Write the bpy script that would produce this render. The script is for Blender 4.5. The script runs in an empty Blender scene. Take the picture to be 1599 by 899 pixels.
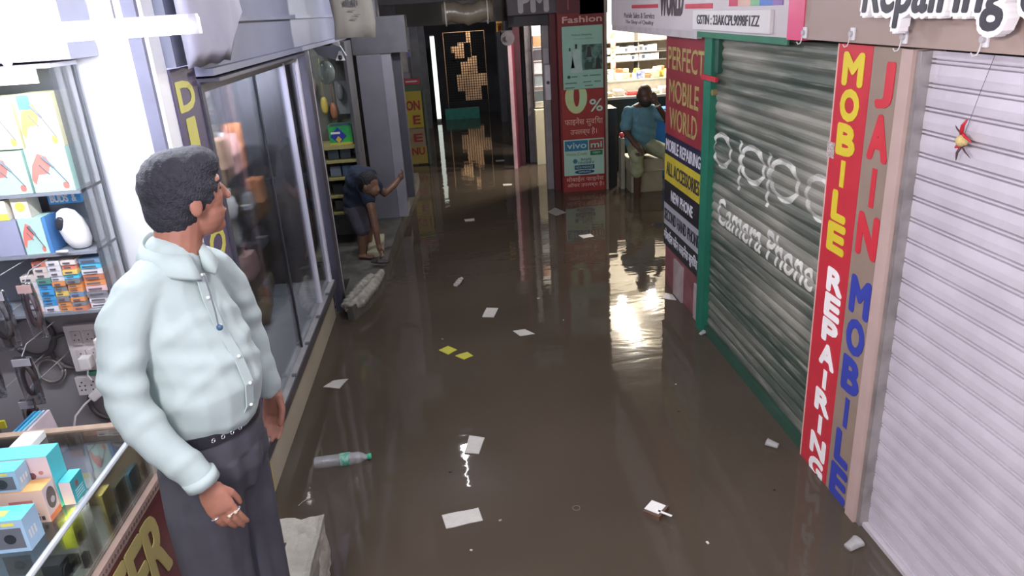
import bpy, bmesh, math, random
import numpy as np
from mathutils import Vector, Matrix
random.seed(7)
S = bpy.context.scene
COL = S.collection
# ------------------------------------------------------------------ camera
H = 2.3; FPX = 1145.0
def nrm(a): return a / np.linalg.norm(a)
dn = nrm(np.array([190., 3000., 1145.])); Zc = -dn
Yc = np.array([690 - 799.5, 20 - 449.5, 1145.]); Yc = nrm(Yc - Zc * (Yc @ Zc)); Xc = np.cross(Yc, Zc)
Mw = np.array([Xc, Yc, Zc])
cam = bpy.data.cameras.new('camera'); camo = bpy.data.objects.new('camera', cam); COL.objects.link(camo)
r, u, b = Mw @ [1, 0, 0], Mw @ [0, -1, 0], Mw @ [0, 0, -1]
camo.matrix_world = Matrix(((r[0], u[0], b[0], 0), (r[1], u[1], b[1], 0), (r[2], u[2], b[2], H), (0, 0, 0, 1)))
cam.sensor_width = 36; cam.lens = FPX / 1599 * 36; cam.clip_start = 0.05; cam.clip_end = 200
S.camera = camo
# ------------------------------------------------------------------ exposure, world, lights
S.view_settings.view_transform = 'Standard'; S.view_settings.look = 'None'
S.view_settings.gamma = 1.0; S.view_settings.use_curve_mapping = False
S.view_settings.exposure = 0.35
W = bpy.data.worlds.new('world'); S.world = W; W.use_nodes = True
bg = W.node_tree.nodes['Background']; bg.inputs[0].default_value = (0.86, 0.86, 1.0, 1); bg.inputs[1].default_value = 1.1
def area(name, loc, size, power, color=(1, 1, 1), rot=(0, 0, 0)):
    l = bpy.data.lights.new(name, 'AREA'); l.shape = 'RECTANGLE'; l.size, l.size_y = size
    l.energy = power; l.color = color
    o = bpy.data.objects.new(name, l); o.location = loc; o.rotation_euler = rot; COL.objects.link(o); return o
def point(name, loc, power, color=(1, 1, 1), r=0.05):
    l = bpy.data.lights.new(name, 'POINT'); l.energy = power; l.color = color; l.shadow_soft_size = r
    o = bpy.data.objects.new(name, l); o.location = loc; COL.objects.link(o); return o
area('front_fill', (-0.75, 0.35, 2.55), (0.25, 1.3), 95, (1.0, 0.95, 1.0), (0, math.radians(-62), 0))  # fill added to brighten the right-hand shutters, no known lamp here
area('passage_near_fill', (0.1, 2.6, 2.8), (0.12, 1.2), 14, (0.93, 0.94, 1.0))  # second added fill, for the green shutter and the water
point('passage_middle_fill', (0.1, 4.9, 2.74), 46, (0.93, 0.94, 1.0), 0.05)  # added point fill lifting green shutter, left pier and panelled sign
# ceiling lamps of the lit shop on the right
for q in ((2.55, 10.2, 2.5), (2.50, 10.85, 2.5), (2.62, 11.35, 2.5), (3.2, 11.6, 2.5)): point('shop_ceiling_light', q, 110, (1.0, 0.93, 0.84), 0.07)
area('side_shop_ceiling_light', (2.0, 13.0, 2.3), (0.6, 1.4), 14, (0.95, 1.0, 0.95))
area('middle_shop_light', (-1.4, 6.8, 2.5), (0.4, 0.6), 12, (0.9, 0.95, 1.0))
area('showcase_fill', (-1.2, 4.55, 1.97), (0.08, 2.1), 520, (0.85, 0.9, 1.0), (0, math.radians(80), 0))  # fill added to brighten the goods behind the glass, no fitting there
point('arcade_bulb_light', (-0.17, 7.25, 2.40), 34, (0.95, 0.95, 1.0), 0.04)
point('passage_far_fill', (0.1, 14.3, 2.6), 26, (0.95, 0.95, 1.0), 0.06)  # added so the far passage is less dark, not a known fixture
area('far_yard_daylight', (0.6, 19.6, 2.2), (1.4, 0.6), 24, (1.0, 0.82, 0.62), (math.radians(35), 0, 0))
# ------------------------------------------------------------------ materials
def lin(c):
    if isinstance(c, str): c = tuple(int(c[i:i + 2], 16) for i in (0, 2, 4))
    f = lambda v: (v / 255 / 12.92) if v / 255 <= 0.04045 else ((v / 255 + 0.055) / 1.055) ** 2.4
    return (f(c[0]), f(c[1]), f(c[2]), 1)
MC = {}
def M(name, col, rough=0.6, metal=0.0, var=0.12, scale=8.0, bump=0.0, col2=None, emit=0, alpha=1, trans=0, ior=1.45, bscale=None, spec=0.5):
    if name in MC: return MC[name]
    m = bpy.data.materials.new(name); m.use_nodes = True; nt = m.node_tree; n = nt.nodes; p = n['Principled BSDF']
    c = lin(col); d = lin(col2) if col2 else tuple(max(0, x * (1 - var)) for x in c[:3]) + (1,)
    tc = n.new('ShaderNodeTexCoord'); nz = n.new('ShaderNodeTexNoise'); nz.inputs['Scale'].default_value = scale
    nz.inputs['Detail'].default_value = 5; nt.links.new(tc.outputs['Object'], nz.inputs['Vector'])
    rp = n.new('ShaderNodeValToRGB'); rp.color_ramp.elements[0].position = 0.38; rp.color_ramp.elements[1].position = 0.62
    rp.color_ramp.elements[0].color = d; rp.color_ramp.elements[1].color = c
    nt.links.new(nz.outputs['Fac'], rp.inputs[0]); nt.links.new(rp.outputs[0], p.inputs['Base Color'])
    p.inputs['Roughness'].default_value = rough; p.inputs['Metallic'].default_value = metal
    p.inputs['IOR'].default_value = ior; p.inputs['Specular IOR Level'].default_value = spec
    if bump:
        bn = n.new('ShaderNodeBump'); bn.inputs['Strength'].default_value = bump; bn.inputs['Distance'].default_value = 0.01
        n2 = n.new('ShaderNodeTexNoise'); n2.inputs['Scale'].default_value = bscale or scale * 3; n2.inputs['Detail'].default_value = 6
        nt.links.new(tc.outputs['Object'], n2.inputs['Vector']); nt.links.new(n2.outputs['Fac'], bn.inputs['Height']); nt.links.new(bn.outputs[0], p.inputs['Normal'])
    if emit: p.inputs['Emission Color'].default_value = c; p.inputs['Emission Strength'].default_value = emit
    if trans: p.inputs['Transmission Weight'].default_value = trans
    if alpha < 1: p.inputs['Alpha'].default_value = alpha
    MC[name] = m; return m
def glass(name, tint=(0.9, 0.93, 0.95), k=0.12):
    if name in MC: return MC[name]
    m = bpy.data.materials.new(name); m.use_nodes = True; nt = m.node_tree; nt.nodes.clear(); n = nt.nodes
    o = n.new('ShaderNodeOutputMaterial'); t = n.new('ShaderNodeBsdfTransparent'); t.inputs[0].default_value = tint + (1,)
    g = n.new('ShaderNodeBsdfGlossy'); g.inputs['Roughness'].default_value = 0.03
    mx = n.new('ShaderNodeMixShader'); fr = n.new('ShaderNodeFresnel'); fr.inputs[0].default_value = 1.45
    ma = n.new('ShaderNodeMath'); ma.operation = 'MULTIPLY_ADD'; ma.inputs[1].default_value = 0.8; ma.inputs[2].default_value = k
    nt.links.new(fr.outputs[0], ma.inputs[0]); nt.links.new(ma.outputs[0], mx.inputs[0])
    nt.links.new(t.outputs[0], mx.inputs[1]); nt.links.new(g.outputs[0], mx.inputs[2]); nt.links.new(mx.outputs[0], o.inputs[0])
    MC[name] = m; return m
def C(hexc, rough=0.55, **k): return M('paint_' + hexc + str(rough) + ''.join(sorted(k)), hexc, rough, **k)
# ------------------------------------------------------------------ mesh helpers
class MB:
    def __init__(s): s.v = []; s.f = []; s.m = []
    def add(s, vs, fs, m=0):
        k = len(s.v); s.v += [tuple(map(float, v)) for v in vs]; s.f += [tuple(i + k for i in f) for f in fs]; s.m += [m] * len(fs); return s
    def box(s, x0, x1, y0, y1, z0, z1, m=0):
        x0, x1 = min(x0, x1), max(x0, x1); y0, y1 = min(y0, y1), max(y0, y1)
        return s.add([(x0, y0, z0), (x1, y0, z0), (x1, y1, z0), (x0, y1, z0), (x0, y0, z1), (x1, y0, z1), (x1, y1, z1), (x0, y1, z1)],
                     [(0, 3, 2, 1), (4, 5, 6, 7), (0, 1, 5, 4), (1, 2, 6, 5), (2, 3, 7, 6), (3, 0, 4, 7)], m)
    def obox(s, c, sz, rz=0, m=0, rx=0, ry=0):
        R = Matrix.Rotation(rz, 3, 'Z') @ Matrix.Rotation(ry, 3, 'Y') @ Matrix.Rotation(rx, 3, 'X'); k = []
        for dz in (-.5, .5):
            for dx, dy in ((-.5, -.5), (.5, -.5), (.5, .5), (-.5, .5)):
                k.append(Vector(c) + R @ Vector((dx * sz[0], dy * sz[1], dz * sz[2])))
        return s.add(k, [(0, 3, 2, 1), (4, 5, 6, 7), (0, 1, 5, 4), (1, 2, 6, 5), (2, 3, 7, 6), (3, 0, 4, 7)], m)
    def prism(s, pts, d, m=0):
        n = len(pts); d = Vector(d); a = [Vector(p) for p in pts]
        return s.add(a + [p + d for p in a], [tuple(range(n))[::-1], tuple(range(n, 2 * n))] + [(i, (i + 1) % n, n + (i + 1) % n, n + i) for i in range(n)], m)
    def rings(s, R, m=0, cap=True, close=True):
        n = len(R[0]); vs = [p for r_ in R for p in r_]; fs = []
        for i in range(len(R) - 1):
            for j in range(n if close else n - 1):
                k = (j + 1) % n; fs.append((i * n + j, i * n + k, (i + 1) * n + k, (i + 1) * n + j))
        if cap: fs += [tuple(range(n))[::-1], tuple((len(R) - 1) * n + j for j in range(n))]
        return s.add(vs, fs, m)
    def tube(s, pts, rad, n=10, m=0, side=None, cap=True):
        pts = [Vector(p) for p in pts]; R = []; prev = None
        for i, p in enumerate(pts):
            t = (pts[min(i + 1, len(pts) - 1)] - pts[max(i - 1, 0)]).normalized()
            a = Vector(side) if side is not None else (prev if prev is not None else Vector((0, 0, 1)) if abs(t.z) < .9 else Vector((1, 0, 0)))
            a = a - t * a.dot(t); a.normalize(); prev = a; c = t.cross(a)
            rr = rad[i] if isinstance(rad, (list, tuple)) else rad
            ra, rb = rr if isinstance(rr, (list, tuple)) else (rr, rr)
            R.append([p + a * (ra * math.cos(2 * math.pi * j / n)) + c * (rb * math.sin(2 * math.pi * j / n)) for j in range(n)])
        return s.rings(R, m, cap)
    def cyl(s, a, b_, rad, n=20, m=0): return s.tube([a, b_], rad, n, m)
    def ball(s, c, r3, n=16, m=0, R=None):
        c = Vector(c); r3 = (r3,) * 3 if isinstance(r3, (int, float)) else r3; L = []
        for i in range(1, n // 2):
            a = math.pi * i / (n // 2)
            L.append([c + (lambda q: (R @ q) if R else q)(Vector((r3[0] * math.sin(a) * math.cos(2 * math.pi * j / n), r3[1] * math.sin(a) * math.sin(2 * math.pi * j / n), r3[2] * math.cos(a)))) for j in range(n)])
        k = len(s.v); s.rings(L, m, cap=True); return s
    def build(s, name, mats, parent=None, smooth=False, bevel=0):
        me = bpy.data.meshes.new(name); me.from_pydata(s.v, [], s.f); me.polygons.foreach_set('material_index', s.m)
        mats = mats if isinstance(mats, (list, tuple)) else [mats]
        for m in mats: me.materials.append(m)
        bm = bmesh.new(); bm.from_mesh(me); bmesh.ops.recalc_face_normals(bm, faces=bm.faces)
        if bevel: bmesh.ops.bevel(bm, geom=bm.edges[:], offset=bevel, segments=2, affect='EDGES', profile=0.6)
        bm.to_mesh(me); bm.free()
        if smooth: me.polygons.foreach_set('use_smooth', [True] * len(me.polygons))
        o = bpy.data.objects.new(name, me); COL.objects.link(o)
        if parent: hang(o, parent)
        return o
def hang(o, parent):
    """parent o and move its mesh into the parent's own space"""
    d = Vector((0, 0, 0)); q = parent
    while q: d += Vector(q.location); q = q.parent
    o.data.transform(Matrix.Translation(-d)); o.parent = parent; return o
def thing(name, label, cat, loc=(0, 0, 0), group=None):
    o = bpy.data.objects.new(name, None); o.location = loc; o.empty_display_size = 0.05; COL.objects.link(o); return tag(o, label, cat, group)
def tag(o, label, cat, group=None, kind=None):
    o['label'] = label; o['category'] = cat
    if group: o['group'] = group
    if kind: o['kind'] = kind
    return o
def struct(o): o['kind'] = 'structure'; return o
def text(name, s, o0, u, v, w, h, mat, parent, depth=0.002, bold=0.0, shear=0.0, drape=None, halo=None, lsp=1.0):
    """lettering filling a w x h rectangle from corner o0 along u and v"""
    cu = bpy.data.curves.new(name, 'FONT'); cu.body = s; cu.shear = shear; cu.resolution_u = 3; cu.space_line = lsp; cu.align_x = 'CENTER' if '\n' in s else 'LEFT'
    ob = bpy.data.objects.new('tmp', cu); COL.objects.link(ob); bpy.context.view_layer.update()
    me = bpy.data.meshes.new_from_object(ob.evaluated_get(bpy.context.evaluated_depsgraph_get())); bpy.data.objects.remove(ob)
    co = np.array([v_.co[:] for v_ in me.vertices]); lo, hi = co.min(0), co.max(0); sp = hi - lo
    o0, u, v = Vector(o0), Vector(u).normalized(), Vector(v).normalized(); n = u.cross(v)
    bm = bmesh.new(); bm.from_mesh(me); bmesh.ops.remove_doubles(bm, verts=bm.verts, dist=1e-5)
    for q in bm.verts:
        q.co = o0 + u * ((q.co.x - lo[0]) / sp[0] * w) + v * ((q.co.y - lo[1]) / sp[1] * h)
    if drape:
        zs, fn = drape
        for z in zs:
            g = bm.verts[:] + bm.edges[:] + bm.faces[:]; bmesh.ops.bisect_plane(bm, geom=g, plane_co=(0, 0, z), plane_no=(0, 0, 1))
        for q in bm.verts: q.co += n * fn(q.co.z)
    if bold:
        base = bm.verts[:] + bm.edges[:] + bm.faces[:]; rr = bold * h / max(1e-6, sp[1]) * 1.0
        for k in range(8):
            a = math.pi * k / 4; cpy = bmesh.ops.duplicate(bm, geom=base)
            off = (u * math.cos(a) + v * math.sin(a)) * rr + n * (.00004 * (k + 1))
            for q in cpy['geom']:
                if isinstance(q, bmesh.types.BMVert): q.co += off
    if depth:
        ex = bmesh.ops.extrude_face_region(bm, geom=bm.faces[:])
        for q in [e for e in ex['geom'] if isinstance(e, bmesh.types.BMVert)]: q.co += n * depth
    bmesh.ops.recalc_face_normals(bm, faces=bm.faces)
    for q in bm.faces: q.smooth = False; q.material_index = 0
    m2 = bpy.data.meshes.new(name); bm.to_mesh(m2); bm.free(); m2.materials.append(mat)
    o = bpy.data.objects.new(name, m2); COL.objects.link(o)
    if parent: hang(o, parent)
    return o
RW = dict(u=(0, -1, 0), v=(0, 0, 1)); LW = dict(u=(0, 1, 0), v=(0, 0, 1)); FW = dict(u=(1, 0, 0), v=(0, 0, 1))
def rtext(s, x, ya, za, yb, zb, mat, par, **k): return text(k.pop('name', 'lettering'), s, (x, ya, za), RW['u'], RW['v'], ya - yb, zb - za, mat, par, **k)
def ftext(s, y, xa, za, xb, zb, mat, par, **k): return text(k.pop('name', 'lettering'), s, (xa, y, za), FW['u'], FW['v'], xb - xa, zb - za, mat, par, **k)
def ltext(s, x, ya, za, yb, zb, mat, par, **k): return text(k.pop('name', 'lettering'), s, (x, ya, za), LW['u'], LW['v'], yb - ya, zb - za, mat, par, **k)
def fuse(name, chains, mat, parent=None, voxel=0.006, smooth=4, disp=None):
    """one continuous surface from overlapping tapered chains"""
    mb = MB()
    for ch in chains:
        if ch[0] == 'ball': mb.ball(ch[1], ch[2], 20, R=ch[3] if len(ch) > 3 else None); continue
        pts, rad = ch[0], ch[1]; side = ch[2] if len(ch) > 2 else None
        P = [Vector(p) for p in pts]; Rr = [(q if isinstance(q, (tuple, list)) else (q, q)) for q in rad]
        # rounded ends
        t0 = (P[0] - P[1]).normalized(); t1 = (P[-1] - P[-2]).normalized(); m0 = min(Rr[0]) ; m1 = min(Rr[-1])
        P2 = [P[0] + t0 * m0 * .9, P[0] + t0 * m0 * .6] + P + [P[-1] + t1 * m1 * .6, P[-1] + t1 * m1 * .9]
        R2 = [tuple(q * .4 for q in Rr[0]), tuple(q * .8 for q in Rr[0])] + Rr + [tuple(q * .8 for q in Rr[-1]), tuple(q * .4 for q in Rr[-1])]
        mb.tube(P2, R2, 16, side=side)
    o = mb.build(name, mat)
    md = o.modifiers.new('r', 'REMESH'); md.mode = 'VOXEL'; md.voxel_size = voxel; md.use_smooth_shade = True
    ms = o.modifiers.new('s', 'SMOOTH'); ms.factor = 0.5; ms.iterations = smooth
    bpy.context.view_layer.update()
    me = bpy.data.meshes.new_from_object(o.evaluated_get(bpy.context.evaluated_depsgraph_get())); o.modifiers.clear()
    me.name = name; o.data = me
    if disp:
        me.update(); 
        ns = [v.normal.copy() for v in me.vertices]
        for v, nn in zip(me.vertices, ns): v.co += nn * disp(v.co)
    me.materials.clear(); me.materials.append(mat)
    me.polygons.foreach_set('use_smooth', [True] * len(me.polygons)); me.update()
    if parent: hang(o, parent)
    return o
def dup(root, off=(0, 0, 0), label=None, mats=None):
    def cp(o, par):
        c = o.copy(); COL.objects.link(c)
        if par: c.parent = par
        for ch in [k for k in bpy.data.objects if k.parent == o and k is not c]: cp(ch, c)
        return c
    r_ = cp(root, None); r_.location = Vector(root.location) + Vector(off)
    if label: r_['label'] = label
    return r_
# ================================================================== SETTING
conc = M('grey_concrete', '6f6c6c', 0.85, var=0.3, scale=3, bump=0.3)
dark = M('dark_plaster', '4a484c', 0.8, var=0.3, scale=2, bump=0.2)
maroon = M('maroon_paint', '5c2026', 0.5, var=0.25, scale=4)
mauve = M('mauve_fascia', '8d8494', 0.6, var=0.12, scale=2)
struct(MB().box(-4.5, 5.5, -1, 21, -0.4, -0.25).build('floor', conc))
# flood water
wm = bpy.data.materials.new('muddy_water'); wm.use_nodes = True; nt = wm.node_tree; n = nt.nodes; p = n['Principled BSDF']
p.inputs['Base Color'].default_value = lin('51453c'); p.inputs['Roughness'].default_value = 0.035; p.inputs['IOR'].default_value = 1.33
tc = n.new('ShaderNodeTexCoord'); mp = n.new('ShaderNodeMapping'); mp.inputs['Scale'].default_value = (1.0, 2.2, 1)
nt.links.new(tc.outputs['Object'], mp.inputs[0])
n1 = n.new('ShaderNodeTexNoise'); n1.inputs['Scale'].default_value = 2.2; n1.inputs['Detail'].default_value = 3; n1.inputs['Distortion'].default_value = 0.6
n2 = n.new('ShaderNodeTexNoise'); n2.inputs['Scale'].default_value = 9; n2.inputs['Detail'].default_value = 1
nt.links.new(mp.outputs[0], n1.inputs[0]); nt.links.new(mp.outputs[0], n2.inputs[0])
ad = n.new('ShaderNodeMath'); ad.operation = 'MULTIPLY_ADD'; ad.inputs[1].default_value = 0.16; nt.links.new(n2.outputs['Fac'], ad.inputs[0]); nt.links.new(n1.outputs['Fac'], ad.inputs[2])
bp = n.new('ShaderNodeBump'); bp.inputs['Strength'].default_value = 0.16; bp.inputs['Distance'].default_value = 0.012
nt.links.new(ad.outputs[0], bp.inputs['Height']); nt.links.new(bp.outputs[0], p.inputs['Normal'])
c3 = n.new('ShaderNodeTexNoise'); c3.inputs['Scale'].default_value = 0.8; rp = n.new('ShaderNodeValToRGB')
rp.color_ramp.elements[0].color = lin('3e362e'); rp.color_ramp.elements[1].color = lin('554c41'); nt.links.new(tc.outputs['Object'], c3.inputs[0]); nt.links.new(c3.outputs['Fac'], rp.inputs[0]); nt.links.new(rp.outputs[0], p.inputs['Base Color'])
wo = MB()
for a, b2, c_, d in ((-1.12, 1.82, -1, 5.98), (-3.05, 5.3, 5.98, 10.8), (-1.1, 5.3, 10.8, 12.3), (-1.1, 1.5, 12.3, 18.0), (-.02, .93, 18.0, 20.4)): wo.add([(a, c_, 0), (b2, c_, 0), (b2, d, 0), (a, d, 0)], [(0, 1, 2, 3)])
wo = wo.build('flood_water', wm)
tag(wo, 'murky brown flood water filling the whole arcade passage', 'water', kind='stuff')
# walls of the passage
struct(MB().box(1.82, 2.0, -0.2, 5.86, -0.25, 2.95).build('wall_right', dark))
struct(MB().box(1.86, 5.4, 5.86, 5.98, -0.25, 2.95).build('wall_right_side', M('cream_wall', 'b9b1a0', 0.7, var=.1)))
struct(MB().box(5.3, 5.4, 5.98, 13.4, -0.25, 2.95).build('wall_shop_side', MC['cream_wall']))
struct(MB().box(2.0, 5.4, 12.3, 12.42, -0.25, 2.95).build('wall_shop_back', MC['cream_wall']))
struct(MB().box(2.0, 5.4, 5.98, 12.3, 2.6, 2.68).build('ceiling_shop', MC['cream_wall']))
struct(MB().box(-3.04, -.95, -.5, 1.89, 2.62, 2.70).build('ceiling_shop_left', M('shop_ceiling_white', 'd9d9de', .7, var=.05)))
struct(MB().box(-3.0, 2.2, 1.9, 21, 2.86, 2.95).build('ceiling', M('stained_ceiling', '5f5d63', 0.85, var=.3, scale=2)))
struct(MB().box(-3.04, -1.6, -.5, -.42, -.25, 2.6).build('wall_near_left', M('shop_wall_grey', 'a8a6ac', 0.8, var=.1)))
struct(MB().box(-3.2, -3.05, -0.4, 21, -0.25, 2.95).build('wall_left', M('shop_wall_grey', 'a8a6ac', 0.8, var=.1)))
struct(MB().box(-3.05, -1.12, 3.04, 3.10, 0.3, 2.86).box(-1.135, -1.098, 3.0, 3.115, -0.25, 2.86).build('wall_partition', M('white_enamel_wall', 'f8f8fa', 0.45, var=.03)))
struct(MB().box(-3.05, -1.12, -0.4, 3.04, -0.25, 0.33).build('floor_shop_left', M('tile_floor', '8c8880', 0.5, var=.2)))
struct(MB().box(-3.05, -1.16, 5.72, 5.8, -0.25, 2.86).build('wall_showcase_end', dark))
struct(MB().box(-1.3, 1.9, 20.4, 20.6, -0.25, 2.95).build('wall_far', M('far_yard_wall', 'c9a988', 0.8, var=.35, scale=3)))
# lintels across the passage
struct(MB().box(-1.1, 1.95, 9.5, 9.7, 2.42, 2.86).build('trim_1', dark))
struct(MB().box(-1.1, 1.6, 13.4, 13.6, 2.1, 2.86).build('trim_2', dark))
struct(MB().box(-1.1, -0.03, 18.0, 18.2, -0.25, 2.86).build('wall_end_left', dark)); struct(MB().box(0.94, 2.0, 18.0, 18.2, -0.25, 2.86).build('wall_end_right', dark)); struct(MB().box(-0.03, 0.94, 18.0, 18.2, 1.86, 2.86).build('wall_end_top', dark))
# ================================================================== RIGHT SIDE
# ---- shutters
def shutter(name, x, ya, yb, z0, z1, pitch, prof, mat, parent):
    mb = MB(); zs = []; k = 0
    z = z0
    while z < z1 - 1e-6:
        for t, d in prof: 
            zz = z + t * pitch
            if zz <= z1: zs.append((zz, d))
        z += pitch
    zs.append((z1, prof[-1][1]))
    R = [[(x - d, ya, zz), (x - d, yb, zz)] for zz, d in zs]
    vs = [q for r_ in R for q in r_]; fs = [(2 * i, 2 * i + 1, 2 * i + 3, 2 * i + 2) for i in range(len(R) - 1)]
    mb.add(vs, fs); return mb.build(name, mat, parent), zs
def slatmat(name, a, b_, c_, dirt):
    m = bpy.data.materials.new(name); m.use_nodes = True; nt = m.node_tree; n = nt.nodes; p = n['Principled BSDF']
    tc = n.new('ShaderNodeTexCoord'); mp = n.new('ShaderNodeMapping'); mp.inputs['Scale'].default_value = (1, 0.35, 2.2); nt.links.new(tc.outputs['Object'], mp.inputs[0])
    nz = n.new('ShaderNodeTexNoise'); nz.inputs['Scale'].default_value = 1.6; nz.inputs['Detail'].default_value = 3; nt.links.new(mp.outputs[0], nz.inputs[0])
    rp = n.new('ShaderNodeValToRGB'); e = rp.color_ramp.elements; e[0].position = .36; e[0].color = lin(a); e[1].position = .62; e[1].color = lin(c_)
    k = e.new(.5); k.color = lin(b_); nt.links.new(nz.outputs['Fac'], rp.inputs[0])
    mp2 = n.new('ShaderNodeMapping'); mp2.inputs['Scale'].default_value = (1, 2, 40); nt.links.new(tc.outputs['Object'], mp2.inputs[0])
    n2 = n.new('ShaderNodeTexNoise'); n2.inputs['Scale'].default_value = 1.2; n2.inputs['Detail'].default_value = 4; nt.links.new(mp2.outputs[0], n2.inputs[0])
    mr = n.new('ShaderNodeMapRange'); mr.inputs[1].default_value = .52; mr.inputs[2].default_value = .75; mr.inputs[4].default_value = .55; nt.links.new(n2.outputs['Fac'], mr.inputs[0])
    mx = n.new('ShaderNodeMix'); mx.data_type = 'RGBA'; nt.links.new(mr.outputs[0], mx.inputs[0]); nt.links.new(rp.outputs[0], mx.inputs[6]); mx.inputs[7].default_value = lin(dirt)
    nt.links.new(mx.outputs[2], p.inputs['Base Color']); p.inputs['Roughness'].default_value = .5; p.inputs['Metallic'].default_value = .15
    return m
s1 = thing('roller_shutter', 'dark green-grey roller shutter with faded silver and white painted lettering', 'roller shutter', (1.74, 4.0, 0))
prof1 = [(0, .0), (.1, .0035), (.3, .010), (.5, .0125), (.7, .010), (.9, .0035), (.96, .0)]
P1 = 0.0665; X1 = 1.735
o_, z1_ = shutter('slat_curtain', X1, 4.76, 3.196, 0.06, 2.065, P1, prof1, slatmat('green_grey_slats', '3a463c', '5c5f55', '8f8b80', 'a39e92'), s1)
MB().box(X1 - .03, X1 + .02, 3.196, 4.76, -.2, 0.06).build('bottom_rail', C('2c4a3c'), s1)
MB().box(X1 - .05, X1 + .01, 4.76, 4.90, -.2, 2.07).build('guide_rail', C('1f6a52', .45, scale=5), s1)
MB().box(X1 - .035, X1 + .01, 4.68, 4.76, 1.84, 2.07).build('rail_cap', C('1e4a3a'), s1)
MB().box(X1 - .07, X1 - .05, 4.62, 4.9, 1.79, 1.82).build('latch_bracket', C('b02a36'), s1)
MB().cyl((X1 - .03, 4.70, 1.72), (X1 - .06, 4.70, 1.72), .02, 10).build('latch_bolt', C('8a7a50', .4), s1)
def prof_at(prof, P, z0):
    ts = np.array([t for t, _ in prof] + [1.0]); ds = np.array([d for _, d in prof] + [prof[0][1]])
    return lambda z: float(np.interp(((z - z0) / P) % 1.0, ts, ds))
zcut = [0.06 + k * P1 + t * P1 for k in range(30) for t, _ in prof1]
oppom = M('faded_silver_paint', 'd0cec4', .5, var=.45, scale=9, col2='a09e96')
fn1 = prof_at(prof1, P1, 0.06)
# the four letters are rounded strokes of even weight
def strokes(name, segs, w, mat, par, x0, cuts, fn):
    bm = bmesh.new()
    for pts, closed in segs:
        n_ = len(pts); L = []
        for i in range(n_):
            a = Vector(pts[(i - 1) % n_] if closed or i else pts[i]); c_ = Vector(pts[(i + 1) % n_] if closed or i < n_ - 1 else pts[i]); t = (c_ - a).normalized(); nn = Vector((-t.y, t.x))
            q = Vector(pts[i]); L.append((bm.verts.new((x0, -(q + nn * w / 2).x, (q + nn * w / 2).y)), bm.verts.new((x0, -(q - nn * w / 2).x, (q - nn * w / 2).y))))
        for i in range(n_ if closed else n_ - 1):
            j = (i + 1) % n_; bm.faces.new((L[i][0], L[j][0], L[j][1], L[i][1]))
    for z in cuts: bmesh.ops.bisect_plane(bm, geom=bm.verts[:] + bm.edges[:] + bm.faces[:], plane_co=(0, 0, z), plane_no=(0, 0, 1))
    for q in bm.verts: q.co.x -= fn(q.co.z) + .001; q.co.y = max(q.co.y, 3.198)
    me = bpy.data.meshes.new(name); bm.to_mesh(me); bm.free(); me.materials.append(mat)
    o = bpy.data.objects.new(name, me); COL.objects.link(o); return hang(o, par)
def ell(cx, cy, rx, ry, n_=32, a0=0, a1=2 * math.pi, full=True): return [(cx + rx * math.cos(a0 + (a1 - a0) * k / (n_ if full else n_ - 1)), cy + ry * math.sin(a0 + (a1 - a0) * k / (n_ if full else n_ - 1))) for k in range(n_)]
cz = 1.36; dd = .40
strokes('lettering', [(ell(-4.62, cz, .15, .10), True),
                      (ell(-4.12, cz, .165, .10), True), ([(-4.31, cz + .115), (-4.31, cz - .19)], False),
                      (ell(-3.70, cz, .165, .10), True), ([(-3.89, cz + .115), (-3.89, cz - .19)], False),
                      (ell(-3.30, cz, .135, .10), True)], .034, oppom, s1, X1, zcut, fn1)
rtext('Camera Phone', X1 - .001, 4.64, 0.875, 3.29, 1.05, M('faded_white_paint', 'dddad0', .5, var=.25, scale=10), s1, depth=0, bold=.012, drape=(zcut, fn1))
# white shutter
s2 = thing('roller_shutter', 'pale lilac-white roller shutter beside the tall signs, lemon charm hung on it', 'roller shutter', (1.74, 2.0, 0))
prof2 = [(0, .004), (.02, -.012), (.06, -.012), (.08, .004), (.17, .004), (.19, -.012), (.23, -.012), (.25, .004), (.6, .006), (.98, .004)]
X2 = 1.735
shutter('slat_curtain', X2, 2.60, 0.2, 0.02, 2.07, 0.0835, prof2, M('lilac_white_slats', 'cfc6cf', .38, .25, var=.12, scale=4, bump=.12, bscale=30), s2)
MB().box(X2 - .03, X2 + .02, .2, 2.60, -.2, .02).build('bottom_rail', C('b8b0b4'), s2)
MB().box(X2 - .045, X2 + .01, 2.60, 2.628, -.2, 2.07).build('guide_rail', M('worn_steel', 'a9a3a0', .4, .6, var=.3), s2)
# the tall pilaster between shutters
ps = thing('upright_sign', 'tall narrow red sign with yellow then white letters, between two shutters', 'sign', (1.7, 3.05, 0))
MB().box(1.69, 1.80, 2.915, 3.19, -.2, 2.075).build('board', M('red_vinyl', 'bc2f3b', .4, var=.08), ps)
MB().box(1.689, 1.70, 3.182, 3.192, -.2, 2.075).build('edge_trim', C('d9a9a0'), ps)
yl = M('yellow_vinyl', 'd2bc34', .45, var=.05); wl = M('white_vinyl', 'efe9e6', .45, var=.04)
def vert(word, x, yc, wd, ztop, zbot, mat, par, bold=.06, tilt=0, nar=()):
    n_ = len(word); st = (ztop - zbot) / n_; g = st * .80
    for i, ch in enumerate(word):
        z = ztop - st * (i + 1) + (st - g) / 2; w_ = wd * (.26 if ch == 'I' else (1.08 if ch in 'MN' else (.8 if ch in 'JL' else 1)))
        rtext(ch, x, yc + w_ / 2, z, yc - w_ / 2, z + g, mat, par, bold=bold if ch != 'I' else 0, depth=.002)
vert('MOBILE', 1.689, 3.05, .135, 2.05, 1.165, yl, ps)
vert('REPAIRING', 1.689, 3.02, .125, 1.10, -.035, wl, ps)
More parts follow.
